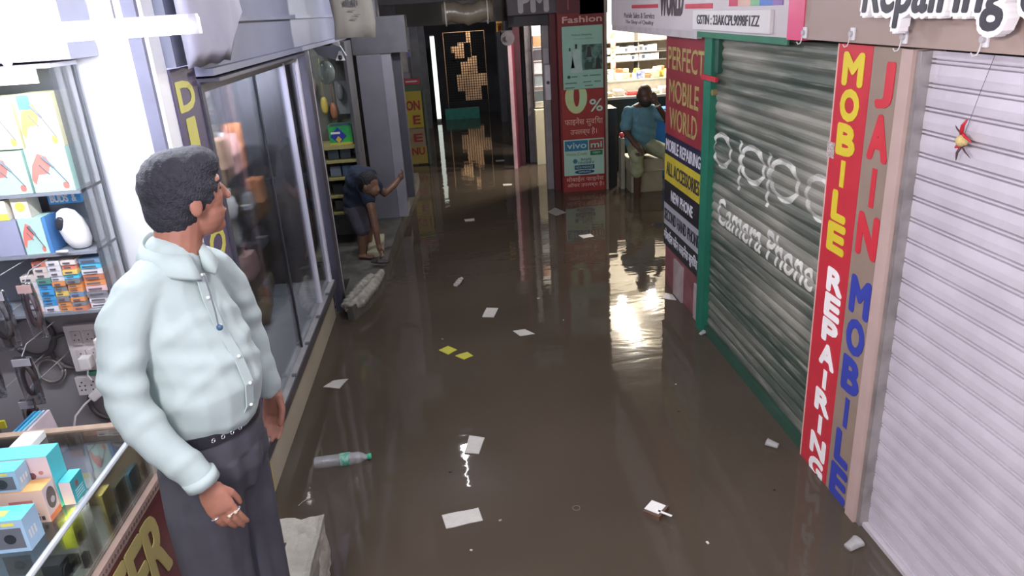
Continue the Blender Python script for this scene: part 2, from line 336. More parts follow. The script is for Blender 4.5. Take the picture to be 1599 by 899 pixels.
pb = thing('upright_sign', 'tall narrow brown sign with red then blue letters, beside white shutter', 'sign', (1.7, 2.8, 0))
MB().box(1.69, 1.80, 2.70, 2.912, -.2, 2.075).build('board', M('brown_board', '8d7a6c', .5, var=.08), pb)
MB().box(1.675, 1.80, 2.63, 2.70, -.2, 2.075).build('edge_trim', M('pinkish_brown_trim', 'b39a92', .5, var=.06), pb)
vert('JAIN', 1.689, 2.805, .125, 2.035, 1.22, M('red_letters', 'c2303c', .45, var=.05), pb, bold=.05)
vert('MOBILE', 1.689, 2.805, .125, 1.14, -.005, M('blue_letters', '37419a', .45, var=.05), pb, bold=.05)
# bits of sticky paper on the red sign
tag(MB().box(1.686, 1.689, 3.14, 3.20, 1.585, 1.655).build('paper_sticker', M('speckled_paper', '7a6a66', .7, col2='c9b9b4', scale=160)), 'small speckled square sticker on the edge of the tall red sign', 'sticker')
# ---- header boards above the shutters
hb = thing('header_sign', 'brown header board with raised white and black word Repairing', 'sign', (1.66, 2.5, 2.08))
MB().box(1.66, 1.86, 0.2, 3.46, 2.085, 2.86).build('board', M('brown_header', '9a857c', .5, var=.06, scale=2), hb)
white3 = M('white_acrylic', 'efeaea', .35, var=.02); black3 = M('black_vinyl', '35323a', .4, var=.1)
text('letter_body', 'Repairing &', (1.62, 2.835, 2.158), RW['u'], RW['v'], .93, .205, white3, hb, depth=.036, bold=.10, shear=.1)
text('letter_face', 'Repairing &', (1.583, 2.835, 2.158), RW['u'], RW['v'], .93, .205, black3, hb, depth=.002, bold=.022, shear=.1)
pk = MB().box(1.655, 1.84, 3.462, 3.63, 2.078, 2.86).build('sign_strip', M('pink_vinyl', 'cf4872', .4, var=.08))
tag(pk, 'pink upright strip between brown header board and white header sign', 'sign')
hs = thing('header_sign', 'white header sign with red lines, black lettering and a tax number plate', 'sign', (1.66, 5.6, 2.05))
MB().box(1.66, 1.84, 3.64, 7.6, 2.085, 2.86).build('board', M('white_flex', 'bdb3b4', .5, var=.08, scale=2), hs)
MB().box(1.665, 1.70, 5.0, 7.6, 2.035, 2.085).build('lower_edge', M('white_flex2', 'b3aaab', .5, var=.15, scale=6), hs)
MB().box(1.665, 1.675, 3.64, 5.0, 2.05, 2.085).build('green_edge', C('2c6b50'), hs)
MB().box(1.64, 1.659, 3.80, 5.02, 2.10, 2.215).build('number_plate', M('plate_white', 'cfc8c6', .45, var=.04), hs)
rtext('GSTIN : 23AKCPL9098F1ZZ', 1.639, 4.93, 2.133, 3.93, 2.188, black3, hs, bold=.012, name='plate_lettering')
rtext('WORLD', 1.659, 5.86, 2.185, 5.29, 2.42, M('dark_red_black', '46363c', .5), hs, bold=.03)
redl = M('red_line', 'b83c4a', .5)
MB().box(1.656, 1.66, 5.92, 6.75, 2.235, 2.262).build('red_line', redl, hs); MB().box(1.656, 1.66, 4.70, 5.24, 2.225, 2.255).build('red_line', redl, hs)
rtext('Mobile Sales & Service', 1.659, 7.05, 2.155, 6.02, 2.20, C('6d6468'), hs, name='small_lettering')
rtext('The Shop of Quality', 1.659, 7.0, 2.10, 6.05, 2.14, C('6d6468'), hs, name='small_lettering')
for k, (a, b2, c_) in enumerate(((4.42, 4.28, 'b8405c'), (4.28, 4.10, 'cfa898'), (4.10, 3.98, '7fae84'), (3.98, 3.82, '5673b4'), (3.82, 3.70, '8b6aa0'))):
    MB().box(1.655, 1.66, b2, a, 2.235, 2.55).build('colour_block', C(c_), hs)
# adhesive hooks
hookm = M('clear_plastic', 'd9d6d8', .2, var=.03); hk = None
HK = [(3.44, 2.095, 'plastic hook at the pink end of brown header, wire rising from it'), (3.02, 2.10, 'plastic hook above the yellow letter M of the red sign'),
      (2.66, 2.10, 'plastic hook above the outer edge of the tall brown sign'), (2.24, 2.105, 'plastic hook above the lemon and chilli charm on white shutter')]
for i, (y, z, lb) in enumerate(HK):
    if i == 0:
        hk = thing('adhesive_hook', lb, 'hook', (1.66, y, z), 'clear hooks along the header board')
        a = MB().box(1.65, 1.66, y - .015, y + .015, z - .005, z + .045); a.build('pad', hookm, hk, bevel=.003)
        MB().cyl((1.65, y, z + .02), (1.64, y, z + .02), .011, 12).build('button', C('b9b4b8', .25), hk)
        MB().tube([(1.643, y, z + .01), (1.64, y, z - .012), (1.637, y + .004, z - .026), (1.63, y + .012, z - .03), (1.628, y + .02, z - .02)], .0025, 6).build('hook_wire', C('c9c4c0', .3), hk)
    else: dup(hk, (0, y - HK[0][0], z - HK[0][1]), lb)
tag(MB().tube([(1.652, 3.44, 2.13), (1.65, 3.43, 2.3), (1.652, 3.425, 2.5)], .002, 6).build('thin_wire', C('b58a70')), 'thin copper-coloured wire rising up brown header from first hook', 'wire')
# lemon and chilli charm
ch = thing('lemon_chilli_charm', 'dried lemon with red chillies hanging on a thread on white shutter', 'charm', (1.71, 2.33, 1.78))
MB().ball((1.70, 2.335, 1.795), (.02, .023, .021), 14).build('lemon', M('dried_lemon', 'cdb67a', .6, var=.2, scale=60, bump=.5), ch, True)
MB().tube([(1.718, 2.27, 2.075), (1.712, 2.30, 1.96), (1.70, 2.33, 1.81)], .0009, 5).build('thread', C('4a4446'), ch)
def chilli(a, b_, col, w=.0065):
    a, b_ = Vector(a), Vector(b_); m_ = (a + b_) / 2 + Vector((-.006, 0, .004))
    return MB().tube([a, a.lerp(m_, .5), m_, m_.lerp(b_, .6), b_], [w * .7, w, w * .9, w * .6, w * .15], 8).build('chilli', col, ch, True)
rc = M('dried_red_chilli', 'b4202f', .35, var=.2, scale=40); bc = M('blackened_chilli', '4d3236', .5)
chilli((1.70, 2.345, 1.815), (1.70, 2.325, 1.868), rc, .007); chilli((1.70, 2.34, 1.82), (1.70, 2.285, 1.795), rc, .006)
chilli((1.70, 2.34, 1.815), (1.70, 2.38, 1.84), bc, .003); chilli((1.70, 2.335, 1.775), (1.70, 2.365, 1.765), rc, .006)
chilli((1.70, 2.335, 1.775), (1.70, 2.35, 1.725), bc, .005); chilli((1.70, 2.33, 1.775), (1.70, 2.28, 1.745), bc, .003); chilli((1.70, 2.33, 1.775), (1.70, 2.28, 1.785), bc, .002)
# ---- PERFECT MOBILE WORLD panel
pm = thing('upright_sign', 'red panelled sign with gold letters over navy, yellow, black and white bands', 'sign', (1.73, 5.4, .3))
def band(z0, z1, col, nm='band'):
    return MB().box(1.712, 1.80, 4.905, 5.86, z0, z1).build(nm, col, pm)
band(1.29, 2.075, M('dull_red_vinyl', '802a32', .4, var=.12, scale=3), 'red_board')
band(1.125, 1.288, M('navy_vinyl', '23233c', .4)); band(.91, 1.123, M('band_yellow', 'b8a532', .4)); band(.72, .908, M('band_black', '232228', .4))
band(.535, .718, M('band_white', '9d9ca0', .4)); band(.355, .533, M('band_black2', '2b2f30', .4))
gold = M('gold_letters', '9c8a56', .45, var=.1)
rtext('PERFECT', 1.711, 5.80, 1.795, 4.965, 1.955, gold, pm, bold=.012)
rtext('MOBILE', 1.711, 5.76, 1.555, 5.06, 1.716, gold, pm, bold=.012)
rtext('WORLD', 1.711, 5.74, 1.345, 5.08, 1.505, gold, pm, bold=.012)
wb = C('c9c6cc')
rtext('MOBILE REPAIRING', 1.711, 5.82, 1.16, 4.98, 1.25, wb, pm, bold=.012)
rtext('ALL ACCESSORIES', 1.711, 5.80, .965, 4.99, 1.07, black3, pm, bold=.012)
rtext('NEW PHONE', 1.711, 5.66, .77, 5.12, .855, wb, pm, bold=.012)
rtext('SECOND HAND PHONE', 1.711, 5.84, .58, 4.96, .675, black3, pm, bold=.012)
rtext('मोबाईल फोन फाइनेंस सुविधा', 1.711, 5.84, .385, 4.98, .505, wb, pm, bold=.008)
tb = MB().box(1.73, 1.80, 4.905, 5.86, -.2, .353).box(1.716, 1.732, 5.35, 5.58, -.2, .30, 1).box(1.716, 1.732, 4.94, 5.06, -.2, .28, 1)
tb.build('tiled_base', [M('reddish_tile', '7c4c4c', .5, var=.25), M('pale_tile', 'a39490', .5, var=.2)], pm)
# ---- poster column at the corner
cf = thing('poster_column', 'square maroon column carrying fashion poster and finance panel', 'column', (1.65, 9.5, 0))
MB().box(1.38, 1.98, 9.37, 9.75, -.25, 2.9).build('shaft', M('column_red', '6f2426', .5, var=.15), cf)
MB().box(1.955, 1.985, 9.35, 9.40, 0, 2.9).build('edge_angle', C('8a8578'), cf)
ftext('Fashion', 9.362, 1.44, 2.09, 1.925, 2.16, C('c49a96'), cf, bold=.03, name='lettering')
po = thing('poster', 'pale mint fashion poster with models, upper part of the maroon column', 'poster', (1.68, 9.36, 1.3))
MB().box(1.43, 1.932, 9.355, 9.368, 1.305, 2.05).build('sheet', M('mint_paper', '8db5a8', .6, var=.06), po)
ftext('Fashion Shopping', 9.353, 1.55, 1.93, 1.80, 1.96, C('55706a'), po, depth=.001); ftext('the autumn collection', 9.353, 1.58, 1.895, 1.82, 1.91, C('6a857e'), po, depth=.001)
def fig(x, z, h, nm, body, hair):
    w = h * .2
    mb = MB().rings([[(x + a * w * s_, 9.3535, z + t * h), (x - a * w * s_, 9.3535, z + t * h), (x - a * w * s_, 9.352, z + t * h), (x + a * w * s_, 9.352, z + t * h)] for t, s_, a in ((0, 1, 1.2), (.3, 1, .9), (.6, 1, .7), (.78, 1, .75), (.84, 1, .2))])
    mb.build(nm, body, po); MB().box(x - h * .04, x + h * .04, 9.352, 9.3535, z + h * .84, z + h * 1.0).build('printed_head', hair, po)
fig(1.60, 1.50, .34, 'printed_figure', C('a3bcb8'), C('2c3334')); fig(1.52, 1.56, .24, 'printed_figure', C('98b6b0'), C('2c3334'))
MB().box(1.67, 1.925, 9.3525, 9.3545, 1.53, 1.83).build('printed_photo', M('mint_photo', '5d7f78', .6, col2='2d3d3c', scale=14), po)
MB().box(1.70, 1.80, 9.351, 9.3525, 1.54, 1.62).build('printed_photo_detail', C('24443e'), po)
fig(1.76, 1.68, .15, 'printed_figure', C('2c3334'), C('6b6058')); fig(1.87, 1.535, .16, 'printed_figure', C('20302e'), C('20302e'))
MB().cyl((1.50, 9.353, 1.455), (1.50, 9.3515, 1.455), .02, 16).build('printed_logo', C('2c4a46'), po)
for a, b2, z in ((1.53, 1.61, 1.45), (1.68, 1.74, 1.455), (1.76, 1.90, 1.455), (1.45, 1.60, 1.375), (1.68, 1.78, 1.38), (1.82, 1.90, 1.38), (1.45, 1.57, 1.32), (1.7, 1.8, 1.335)):
    MB().box(a, b2, 9.352, 9.3545, z, z + .012).build('printed_line', C('4f6e68'), po)
fp = thing('finance_sign', 'red finance panel with 0% and Hindi lettering, below the poster', 'sign', (1.68, 9.36, 0))
MB().box(1.40, 1.935, 9.358, 9.369, .0, 1.303).build('board', M('finance_red', '8c2a2a', .5, var=.1), fp)
mint = M('mint_white', 'a9c9b9', .5)
# giant zero (its top hides behind the poster) and percent
g = MB(); Z0 = ell(1.585, 1.205, .14, .20, 30); Zi = ell(1.59, 1.22, .038, .13, 30)
Z0 = [(a, min(c_, 1.302)) for a, c_ in Z0]; Zi = [(a, min(c_, 1.3)) for a, c_ in Zi]
g.add([(a, 9.356, c_) for a, c_ in Z0] + [(a, 9.356, c_) for a, c_ in Zi], [(i, (i + 1) % 30, 30 + (i + 1) % 30, 30 + i) for i in range(30)])
g.build('giant_zero', M('zero_green', 'a5c4a0', .5, col2='b8b870', scale=3), fp)
ftext('%', 9.356, 1.755, 1.02, 1.92, 1.17, mint, fp, bold=.01, name='percent_mark')
ftext('फाइनेंस सुविधा', 9.356, 1.43, .84, 1.92, .955, M('pinkish_letters', 'd4a9a0', .5), fp); ftext('उपलब्ध है।', 9.356, 1.50, .72, 1.84, .825, MC['pinkish_letters'], fp)
MB().box(1.405, 1.93, 9.354, 9.358, .215, .68).build('logo_sheet', M('logo_sheet_mint', '9dc0b2', .5, var=.05), fp)
MB().box(1.42, 1.72, 9.351, 9.354, .535, .665).build('blue_tile', C('2c6a92'), fp); MB().box(1.735, 1.92, 9.351, 9.354, .535, .665).build('red_tile', C('8c4440'), fp)
ftext('vivo', 9.350, 1.45, .565, 1.70, .64, mint, fp, bold=.01); ftext('mi', 9.350, 1.76, .565, 1.90, .635, mint, fp, bold=.02)
ftext('Home Credit', 9.350, 1.44, .475, 1.71, .515, C('7d9a5a'), fp); MB().box(1.75, 1.91, 9.351, 9.354, .465, .525).build('green_tile', C('256a4c'), fp); ftext('oppo', 9.350, 1.78, .48, 1.88, .51, mint, fp)
ftext('BAJAJ\nFINSERV', 9.350, 1.59, .36, 1.80, .435, C('24486a'), fp); MB().cyl((1.55, 9.354, .40), (1.55, 9.35, .40), .03, 16).build('round_logo', C('3a6a80'), fp)
MB().box(1.54, 1.80, 9.351, 9.354, .29, .345).build('blue_tile', C('24486a'), fp); ftext('HDB FINANCE', 9.350, 1.56, .305, 1.78, .332, mint, fp)
MB().rings([[(a, 9.354, c_) for a, c_ in ell(1.67, .255, .13, .028, 24)], [(a, 9.351, c_) for a, c_ in ell(1.67, .255, .13, .028, 24)]]).build('oval_logo', C('22406e'), fp); ftext('SAMSUNG', 9.350, 1.59, .243, 1.75, .268, mint, fp)
ftext('मोबाईल फाइनेंस', 9.356, 1.43, .125, 1.92, .20, MC['pinkish_letters'], fp); ftext('ऑफर उपलब्ध है।', 9.356, 1.44, .045, 1.92, .12, MC['pinkish_letters'], fp)
# second column to its left, narrow with pale plate
c2 = thing('column', 'maroon column left of the poster column with white plate', 'column', (1.32, 9.9, 0))
MB().box(1.30, 1.375, 9.5, 10.0, -.25, 2.9).build('shaft', maroon, c2)
MB().box(1.215, 1.298, 9.62, 9.72, -.25, 2.9).build('pale_facing', M('pale_grey_facing', '8b8486', .55, var=.15), c2)
MB().box(1.225, 1.292, 9.60, 9.618, 1.62, 1.8).build('paper_notice', C('a8a0a6'), c2)
MB().box(1.235, 1.305, 9.597, 9.62, 1.17, 1.60).build('white_plate', C('cfc6cc'), c2)
MB().cyl((1.27, 9.597, 1.385), (1.27, 9.594, 1.385), .022, 16).build('plate_ring', C('4a4450'), c2)
# fascia PM...T over the passage's right shops
fa = thing('header_sign', 'dark header board with two large pale letters, above maroon columns', 'sign', (1.2, 9.45, 2.2))
MB().box(.78, 1.37, 9.38, 9.5, 2.215, 2.86).build('dark_board', M('dark_grey_board', '4a4348', .5), fa); MB().box(1.37, 1.66, 9.36, 9.5, 2.20, 2.86).build('maroon_board', M('board_maroon', '4f1f28', .5), fa)
MB().box(1.66, 2.0, 9.37, 9.5, 2.18, 2.86).build('navy_board', C('25232e'), fa)
ftext('PM', 9.375, .93, 2.25, 1.27, 2.50, C('a09a9c'), fa, bold=.05); ftext('T', 9.355, 1.47, 2.24, 1.56, 2.42, C('8a4a50'), fa)
struct(MB().box(.80, 1.6, 9.55, 9.75, 2.08, 2.9).build('trim_3', dark))
# ================================================================== SHOP WITH SEATED MAN (right, beyond the panelled sign)
shelfm = M('shelf_grey_edge', '6b6862', .5); cardw = M('white_card', 'dcdcda', .5, var=.04); cardb = M('pale_blue_card', 'b9cfe0', .5, var=.05); prnt = M('dark_print', '4a4a52', .5)
ws = thing('wall_shelf', 'two-tier wall shelf of small boxes on shop back wall', 'shelf', (3.3, 12.1, 1.4))
for z in (1.53, 1.405, 1.70): MB().box(2.2, 4.9, 12.0, 12.28, z - .012, z).build('shelf_board', shelfm, ws)
MB().box(2.5, 2.52, 12.02, 12.28, 1.0, 2.3).box(3.05, 3.07, 12.02, 12.28, 1.0, 2.3).build('upright', shelfm, ws)
def pbox(name, x0, x1, y0, y1, z0, z1, base, face, label, cat='box', group=None, inset=.18, fcol=None):
    """a carton with its printed front panel"""
    mb = MB().box(x0, x1, y0, y1, z0, z1)
    w, h = x1 - x0, z1 - z0; mb.box(x0 + w * inset, x1 - w * inset, y0 - .0012, y0, z0 + h * .22, z1 - h * .2, 1)
    o = mb.build(name, [base, face]); return tag(o, label, cat, group)
x = 2.50
cols = [cardw, cardb, cardw, M('cream_card', 'e3d9c4', .5), cardb]
for row, zb in ((0, 1.53), (1, 1.405)):
    x = 2.53
    for k in range(11):
        w = random.choice((.07, .078, .086)); h = random.choice((.085, .10, .105))
        if row: h = random.choice((.085, .095, .10))
        if abs(x + w / 2 - 2.66) > .06 or 1: pbox('phone_box', x, x + w - .006, 12.03, 12.18, zb + .0005, zb + h, random.choice(cols), random.choice((prnt, cardb, C('8aa0b8'))),
             'small pale carton in the upper row on the lit shop wall shelf' if row == 0 else 'small pale carton in the lower row on the lit shop wall shelf', 'box', 'cartons, upper wall shelf' if row == 0 else 'cartons, lower wall shelf')
        x += w
tag(MB().box(2.60, 2.68, 11.985, 11.998, 1.10, 1.86).build('red_banner', M('red_banner', 'c4553c', .5, var=.15, scale=20, col2='d8b0a0')), 'narrow red vertical banner hanging in front of the wall shelf', 'banner')
ct = thing('shop_counter', 'dark green fronted shop counter with glass top behind seated man', 'counter', (2.7, 10.6, 0))
MB().box(2.06, 4.6, 10.35, 10.95, -.2, 1.02).build('body', M('dark_green_panel', '24352e', .5, var=.2), ct)
MB().box(2.04, 4.62, 10.33, 10.97, 1.02, 1.05).build('counter_top', M('pale_laminate', 'aca99c', .3, var=.1), ct)
MB().box(2.05, 2.13, 10.30, 10.33, -.2, .98).build('corner_post', C('141818', .4), ct)
sc2 = thing('display_case', 'low glass display case full of white goods behind counter', 'display case', (3.2, 11.3, 0))
MB().box(2.25, 4.6, 11.1, 11.6, -.2, 1.18).build('body', M('case_white', 'c9c4b4', .4, var=.15, scale=12), sc2)
MB().box(2.24, 4.61, 11.09, 11.61, 1.18, 1.20).build('glass_top', M('case_glass', 'a9b0a4', .1, var=.05), sc2)
wp = [M('white_poly_bag', 'dedad2', .35, var=.12, scale=20, bump=.5), M('beige_pack', 'c8b898', .5, var=.2, scale=20), M('pale_green_pack', 'c2cabc', .5, var=.1), M('rust_pack', 'b5714c', .5, var=.2, scale=15), M('yellow_pack', 'd2bd4c', .5)]
pile = [(2.42, 11.3, 0), (2.55, 11.25, 0), (2.67, 11.35, 1), (2.815, 11.24, 0), (3.0, 11.3, 3), (3.12, 11.22, 1), (3.22, 11.36, 4), (3.33, 11.28, 0), (2.48, 11.45, 1), (2.62, 11.48, 0), (2.9, 11.46, 0), (3.05, 11.5, 3), (3.205, 11.53, 1), (3.33, 11.5, 4), (2.76, 11.5, 3)]
for k, (px_, py_, mi) in enumerate(pile):
    hh = random.uniform(.05, .10)
    o = MB().obox((px_, py_, 1.201 + hh / 2), (random.uniform(.09, .13), .12, hh), rz=random.uniform(-.4, .4)).build('goods_packet', wp[mi], bevel=.014, smooth=False)
    if k < 9:
        o2 = MB().obox((px_ + .02, py_ + .01, 1.204 + hh + .03), (random.uniform(.08, .11), .10, .055), rz=random.uniform(-.5, .5)).build('goods_packet', wp[(k * 3) % 5], bevel=.012)
        tag(o2, ['white plastic wrapped packet', 'beige packet', 'pale green packet', 'rust-coloured packet', 'yellow packet'][(k * 3) % 5] + ' on top of the pile on display case behind seated man', 'packet', 'packets on top of the pile on the display case')
    tag(o, ['white plastic wrapped packet', 'beige packet', 'pale green packet', 'rust-coloured packet', 'yellow packet'][mi] + ' in the pile on display case behind seated man', 'packet', 'packets piled on the display case')
tag(MB().obox((2.86, 11.12, 1.27), (.13, .02, .12), rz=.1).build('blue_crest_packet', M('blue_white_packet', 'c6cede', .4, col2='3d4f9a', scale=18), bevel=.006), 'white packet with blue print standing at front of the goods pile', 'packet')
tag(MB().box(2.50, 2.74, 10.45, 10.62, 1.051, 1.085).box(2.52, 2.72, 10.47, 10.6, 1.085, 1.10).build('red_tray', C('b8403c', .4), bevel=.004), 'flat red box lying on the shop counter, left of seated man head', 'box')
for k, (a, b2, c_, lb) in enumerate(((2.14, 2.30, wp[1], 'brown paper parcel at left end of the shop counter'), (2.33, 2.47, wp[0], 'white wrapped parcel on the shop counter, beside brown parcel'), (2.80, 2.98, wp[2], 'pale green parcel on the shop counter behind seated man'), (3.0, 3.2, wp[0], 'white wrapped parcel on counter, nearest the red sign'))):
    tag(MB().box(a, b2 - .01, 10.45, 10.68, 1.051, 1.10 + .03 * (k % 2)).build('parcel', c_, bevel=.01), lb, 'parcel')
bb = thing('blue_crate', 'bright blue plastic crate with white V mark behind seated man', 'crate', (2.75, 10.0, 0))
MB().box(2.58, 2.95, 9.85, 10.1, -.2, .92).build('body', M('bright_blue_plastic', '1f6fc0', .35, var=.1), bb, bevel=.01)
MB().add([(2.60, 9.848, .78), (2.625, 9.848, .78), (2.68, 9.848, .64), (2.735, 9.848, .78), (2.76, 9.848, .78), (2.69, 9.848, .60), (2.67, 9.848, .60)], [(0, 1, 2, 6), (2, 3, 4, 5), (2, 5, 6)]).build('white_mark', cardw, bb)
st = thing('white_box_seat', 'stack of cream boxes that seated man sits on', 'seat', (2.35, 9.25, 0))
MB().box(2.215, 2.62, 9.05, 9.5, -.2, .26).build('lower_box', M('cream_plastic', '8f8b78', .5, var=.15), st, bevel=.012)
MB().box(2.20, 2.64, 9.03, 9.5, .262, .428).build('upper_box', M('cream_plastic2', '9a9682', .5, var=.1), st, bevel=.012)
tag(MB().box(1.99, 2.135, 9.5, 9.9, -.2, 1.02).build('black_cabinet', M('black_laminate', '202226', .4, var=.1), bevel=.006), 'black upright cabinet right behind the poster column', 'cabinet')
tag(MB().box(2.142, 2.192, 9.3, 9.45, -.2, .66).build('cream_post_box', MC['cream_plastic'], bevel=.008), 'narrow cream upright carton between black cabinet and cream seat', 'box')
tag(MB().ball((2.165, 9.37, .693), (.035, .035, .034), 12).build('red_pouch', C('c23844', .4), smooth=True), 'small red pouch lying on narrow cream carton', 'pouch')
# seated man
skin2 = M('dark_brown_skin', '4c362c', .5, var=.15, scale=20)
pm_ = fuse('person', [
    ([(2.36, 9.20, .58), (2.36, 9.16, .75), (2.35, 9.10, .95), (2.35, 9.06, 1.05)], [(.16, .11), (.15, .11), (.17, .10), (.14, .08)], (1, 0, 0)),
    ([(2.35, 9.05, 1.05), (2.355, 9.0, 1.16)], [.055, .052]),
    ('ball', (2.36, 8.97, 1.235), (.090, .102, .115)), ('ball', (2.36, 8.91, 1.18), (.068, .066, .08)), ('ball', (2.36, 8.855, 1.19), (.014, .018, .022)), ('ball', (2.270, 8.98, 1.21), (.013, .022, .032)), ('ball', (2.450, 8.98, 1.21), (.013, .022, .032)),
    ([(2.18, 9.08, 1.0), (2.13, 9.0, .80), (2.20, 8.80, .66), (2.235, 8.76, .62)], [.05, .042, .032, .027]),
    ([(2.52, 9.08, 1.0), (2.63, 8.90, .90), (2.50, 8.84, 1.08), (2.47, 8.85, 1.13)], [.05, .042, .032, .027]),
    ('ball', (2.25, 8.74, .60), (.038, .04, .02)), ('ball', (2.455, 8.87, 1.165), (.035, .02, .042)),
    ([(2.23, 8.72, .60), (2.225, 8.69, .575), (2.225, 8.68, .545)], [.009, .008, .007]), ([(2.245, 8.71, .60), (2.245, 8.68, .572), (2.245, 8.67, .54)], [.009, .008, .007]),
    ([(2.262, 8.715, .60), (2.265, 8.685, .575), (2.265, 8.675, .545)], [.009, .008, .007]), ([(2.278, 8.72, .60), (2.285, 8.70, .58), (2.287, 8.69, .555)], [.008, .007, .006]), ([(2.285, 8.75, .61), (2.31, 8.74, .60), (2.325, 8.73, .59)], [.010, .009, .007]),
    ([(2.445, 8.86, 1.19), (2.43, 8.865, 1.225), (2.425, 8.88, 1.25)], [.009, .008, .007]), ([(2.46, 8.86, 1.195), (2.45, 8.865, 1.235), (2.443, 8.88, 1.258)], [.009, .008, .007]), ([(2.475, 8.865, 1.19), (2.47, 8.875, 1.23), (2.46, 8.89, 1.25)], [.009, .008, .007]), ([(2.485, 8.87, 1.18), (2.485, 8.885, 1.215), (2.478, 8.90, 1.235)], [.008, .007, .006]),
    ([(2.43, 8.86, 1.15), (2.41, 8.865, 1.165), (2.40, 8.87, 1.18)], [.010, .009, .007]),
    ([(2.27, 9.15, .57), (2.22, 8.78, .52)], [.075, .06]), ([(2.22, 8.78, .50), (2.23, 8.80, .25), (2.23, 8.84, -.1), (2.23, 8.84, -.2)], [.055, .05, .035, .04]),
    ([(2.45, 9.15, .57), (2.62, 8.80, .52)], [.075, .06]), ([(2.62, 8.80, .50), (2.66, 8.80, .25), (2.66, 8.84, -.1), (2.66, 8.84, -.2)], [.055, .05, .035, .04])], skin2, voxel=.006, smooth=3)
tag(pm_, 'bald bearded person in blue polo shirt sitting, one hand at the face', 'person')
fuse('polo_shirt', [
    ([(2.36, 9.19, .60), (2.36, 9.15, .76), (2.35, 9.10, .93), (2.35, 9.07, 1.03)], [(.195, .14), (.195, .15), (.205, .13), (.165, .10)], (1, 0, 0)),
    ([(2.35, 9.06, 1.04), (2.352, 9.035, 1.085)], [.075, .062]),
    ([(2.19, 9.08, 1.01), (2.135, 9.02, .84)], [.082, .072]), ([(2.51, 9.08, 1.01), (2.60, 8.96, .94)], [.082, .072])], M('blue_polo_cloth', '55808f', .8, var=.12, scale=12), pm_, voxel=.008, smooth=3,
    disp=lambda c: .004 * math.sin(c.z * 55 + c.x * 20))
fuse('cargo_trousers', [
    ([(2.36, 9.22, .56), (2.36, 9.2, .64)], [(.175, .13), (.17, .12)], (1, 0, 0)),
    ([(2.28, 9.15, .57), (2.22, 8.80, .53), (2.22, 8.785, .49)], [.10, .092, .08]), ([(2.22, 8.79, .50), (2.225, 8.80, .32)], [.075, .078]),
    ([(2.45, 9.15, .57), (2.61, 8.82, .53), (2.62, 8.805, .49)], [.10, .092, .08]), ([(2.62, 8.80, .50), (2.65, 8.80, .30)], [.075, .078])], M('khaki_green_cloth', '8a8f72', .85, var=.2, scale=14), pm_, voxel=.008, smooth=3,
    disp=lambda c: .005 * math.sin(c.x * 40 + c.z * 30))
fuse('beard', [('ball', (2.36, 8.905, 1.135), (.070, .064, .055)), ('ball', (2.36, 8.965, 1.16), (.090, .078, .032))], M('black_beard', '1d1a1a', .8), pm_, voxel=.006, smooth=2)
MB().rings([[(2.487 + .034 * math.cos(t), 8.845 + .034 * math.sin(t) * .9, z + .008 * math.cos(t)) for t in [2 * math.pi * k / 16 for k in range(16)]] for z in (1.092, 1.112)], cap=False).build('wrist_watch', C('b9bcc0', .25), pm_)
MB().tube([(2.212 + .034 * math.cos(t), 8.785 + .01 * math.sin(t), .655 + .034 * math.sin(t)) for t in [2 * math.pi * k / 16 for k in range(17)]], .004, 6).build('bracelet', C('8a3a30', .4), pm_)
# ================================================================== NARROW BRIGHT SHOP AND PIERS, right of the far passage
sp = thing('display_cabinet', 'bright narrow cabinet of framed goods between grey and maroon piers', 'cabinet', (1.38, 11.5, 0))
MB().box(1.30, 1.78, 11.45, 11.6, .85, 2.05).build('back_panel', M('lit_white_panel', 'e4e2dc', .4, var=.1, scale=15), sp)
MB().box(1.28, 1.80, 11.3, 11.6, -.2, .83).build('lower_cabinet', M('cream_cabinet', 'cbc9ae', .4, var=.05), sp)
for z, c_ in ((1.82, 'a9805e'), (1.62, '4a4a50'), (1.44, 'c9ccd0'), (1.25, '8e9aa0'), (1.02, '5d6a6a')):
    MB().box(1.31, 1.45, 11.425, 11.45, z - .075, z + .075).build('framed_item', C(c_, .3), sp); MB().box(1.3, 1.5, 11.40, 11.45, z - .09, z - .082).build('shelf', cardw, sp)
point('narrow_shop_light', (1.5, 11.0, 1.95), 5, (1, .98, .92), .05)
def pier(x0, x1, y0, y1, z0, z1, mat, label, name='pier'):
    return tag(MB().box(x0, x1, y0, y1, z0, z1).build(name, mat), label, 'pillar')
pier(1.19, 1.28, 11.5, 11.75, -.2, 2.86, M('grey_pier', '6f6d70', .6, var=.15), 'grey narrow pier left of the bright narrow cabinet')
pier(1.0, 1.10, 11.3, 11.6, -.2, 2.86, M('maroon_pier', '43202a', .5, var=.2), 'maroon pier beside the pinkish lit pipe')
pier(1.10, 1.185, 11.7, 12.2, -.2, 2.86, M('dark_pier', '3c3b40', .6, var=.2), 'dark recessed pier between the maroon and grey piers')
pier(.90, .955, 11.1, 11.16, -.2, 1.86, M('pink_white_strip', 'd9b8c0', .35, var=.2, scale=6), 'slender pink-white strip standing left of the maroon pier', 'light_pipe')
pier(.955, .99, 11.15, 11.2, -.2, 1.9, M('crimson_strip', '6a2434', .4), 'slender crimson strip touching the pink-white strip', 'upright_strip')
rcv = MB().cyl((.90, 11.0, 1.90), (.90, 11.08, 1.90), .10, 22).cyl((.90, 10.98, 1.90), (.90, 11.0, 1.90), .035, 14)
tag(rcv.build('round_cover', M('dusty_grey_plastic', '76727a', .5, var=.2)), 'round dusty grey cover mounted above the pink-white strip', 'cover')
MB().box(.82, .98, 11.08, 11.3, 1.84, 2.0).build('x', dark).name = 'trim_4'; struct(bpy.data.objects['trim_4'])
yr = thing('small_sign', 'tiny yellow and red sign high up right of far passage', 'sign', (.98, 13.3, 2.1))
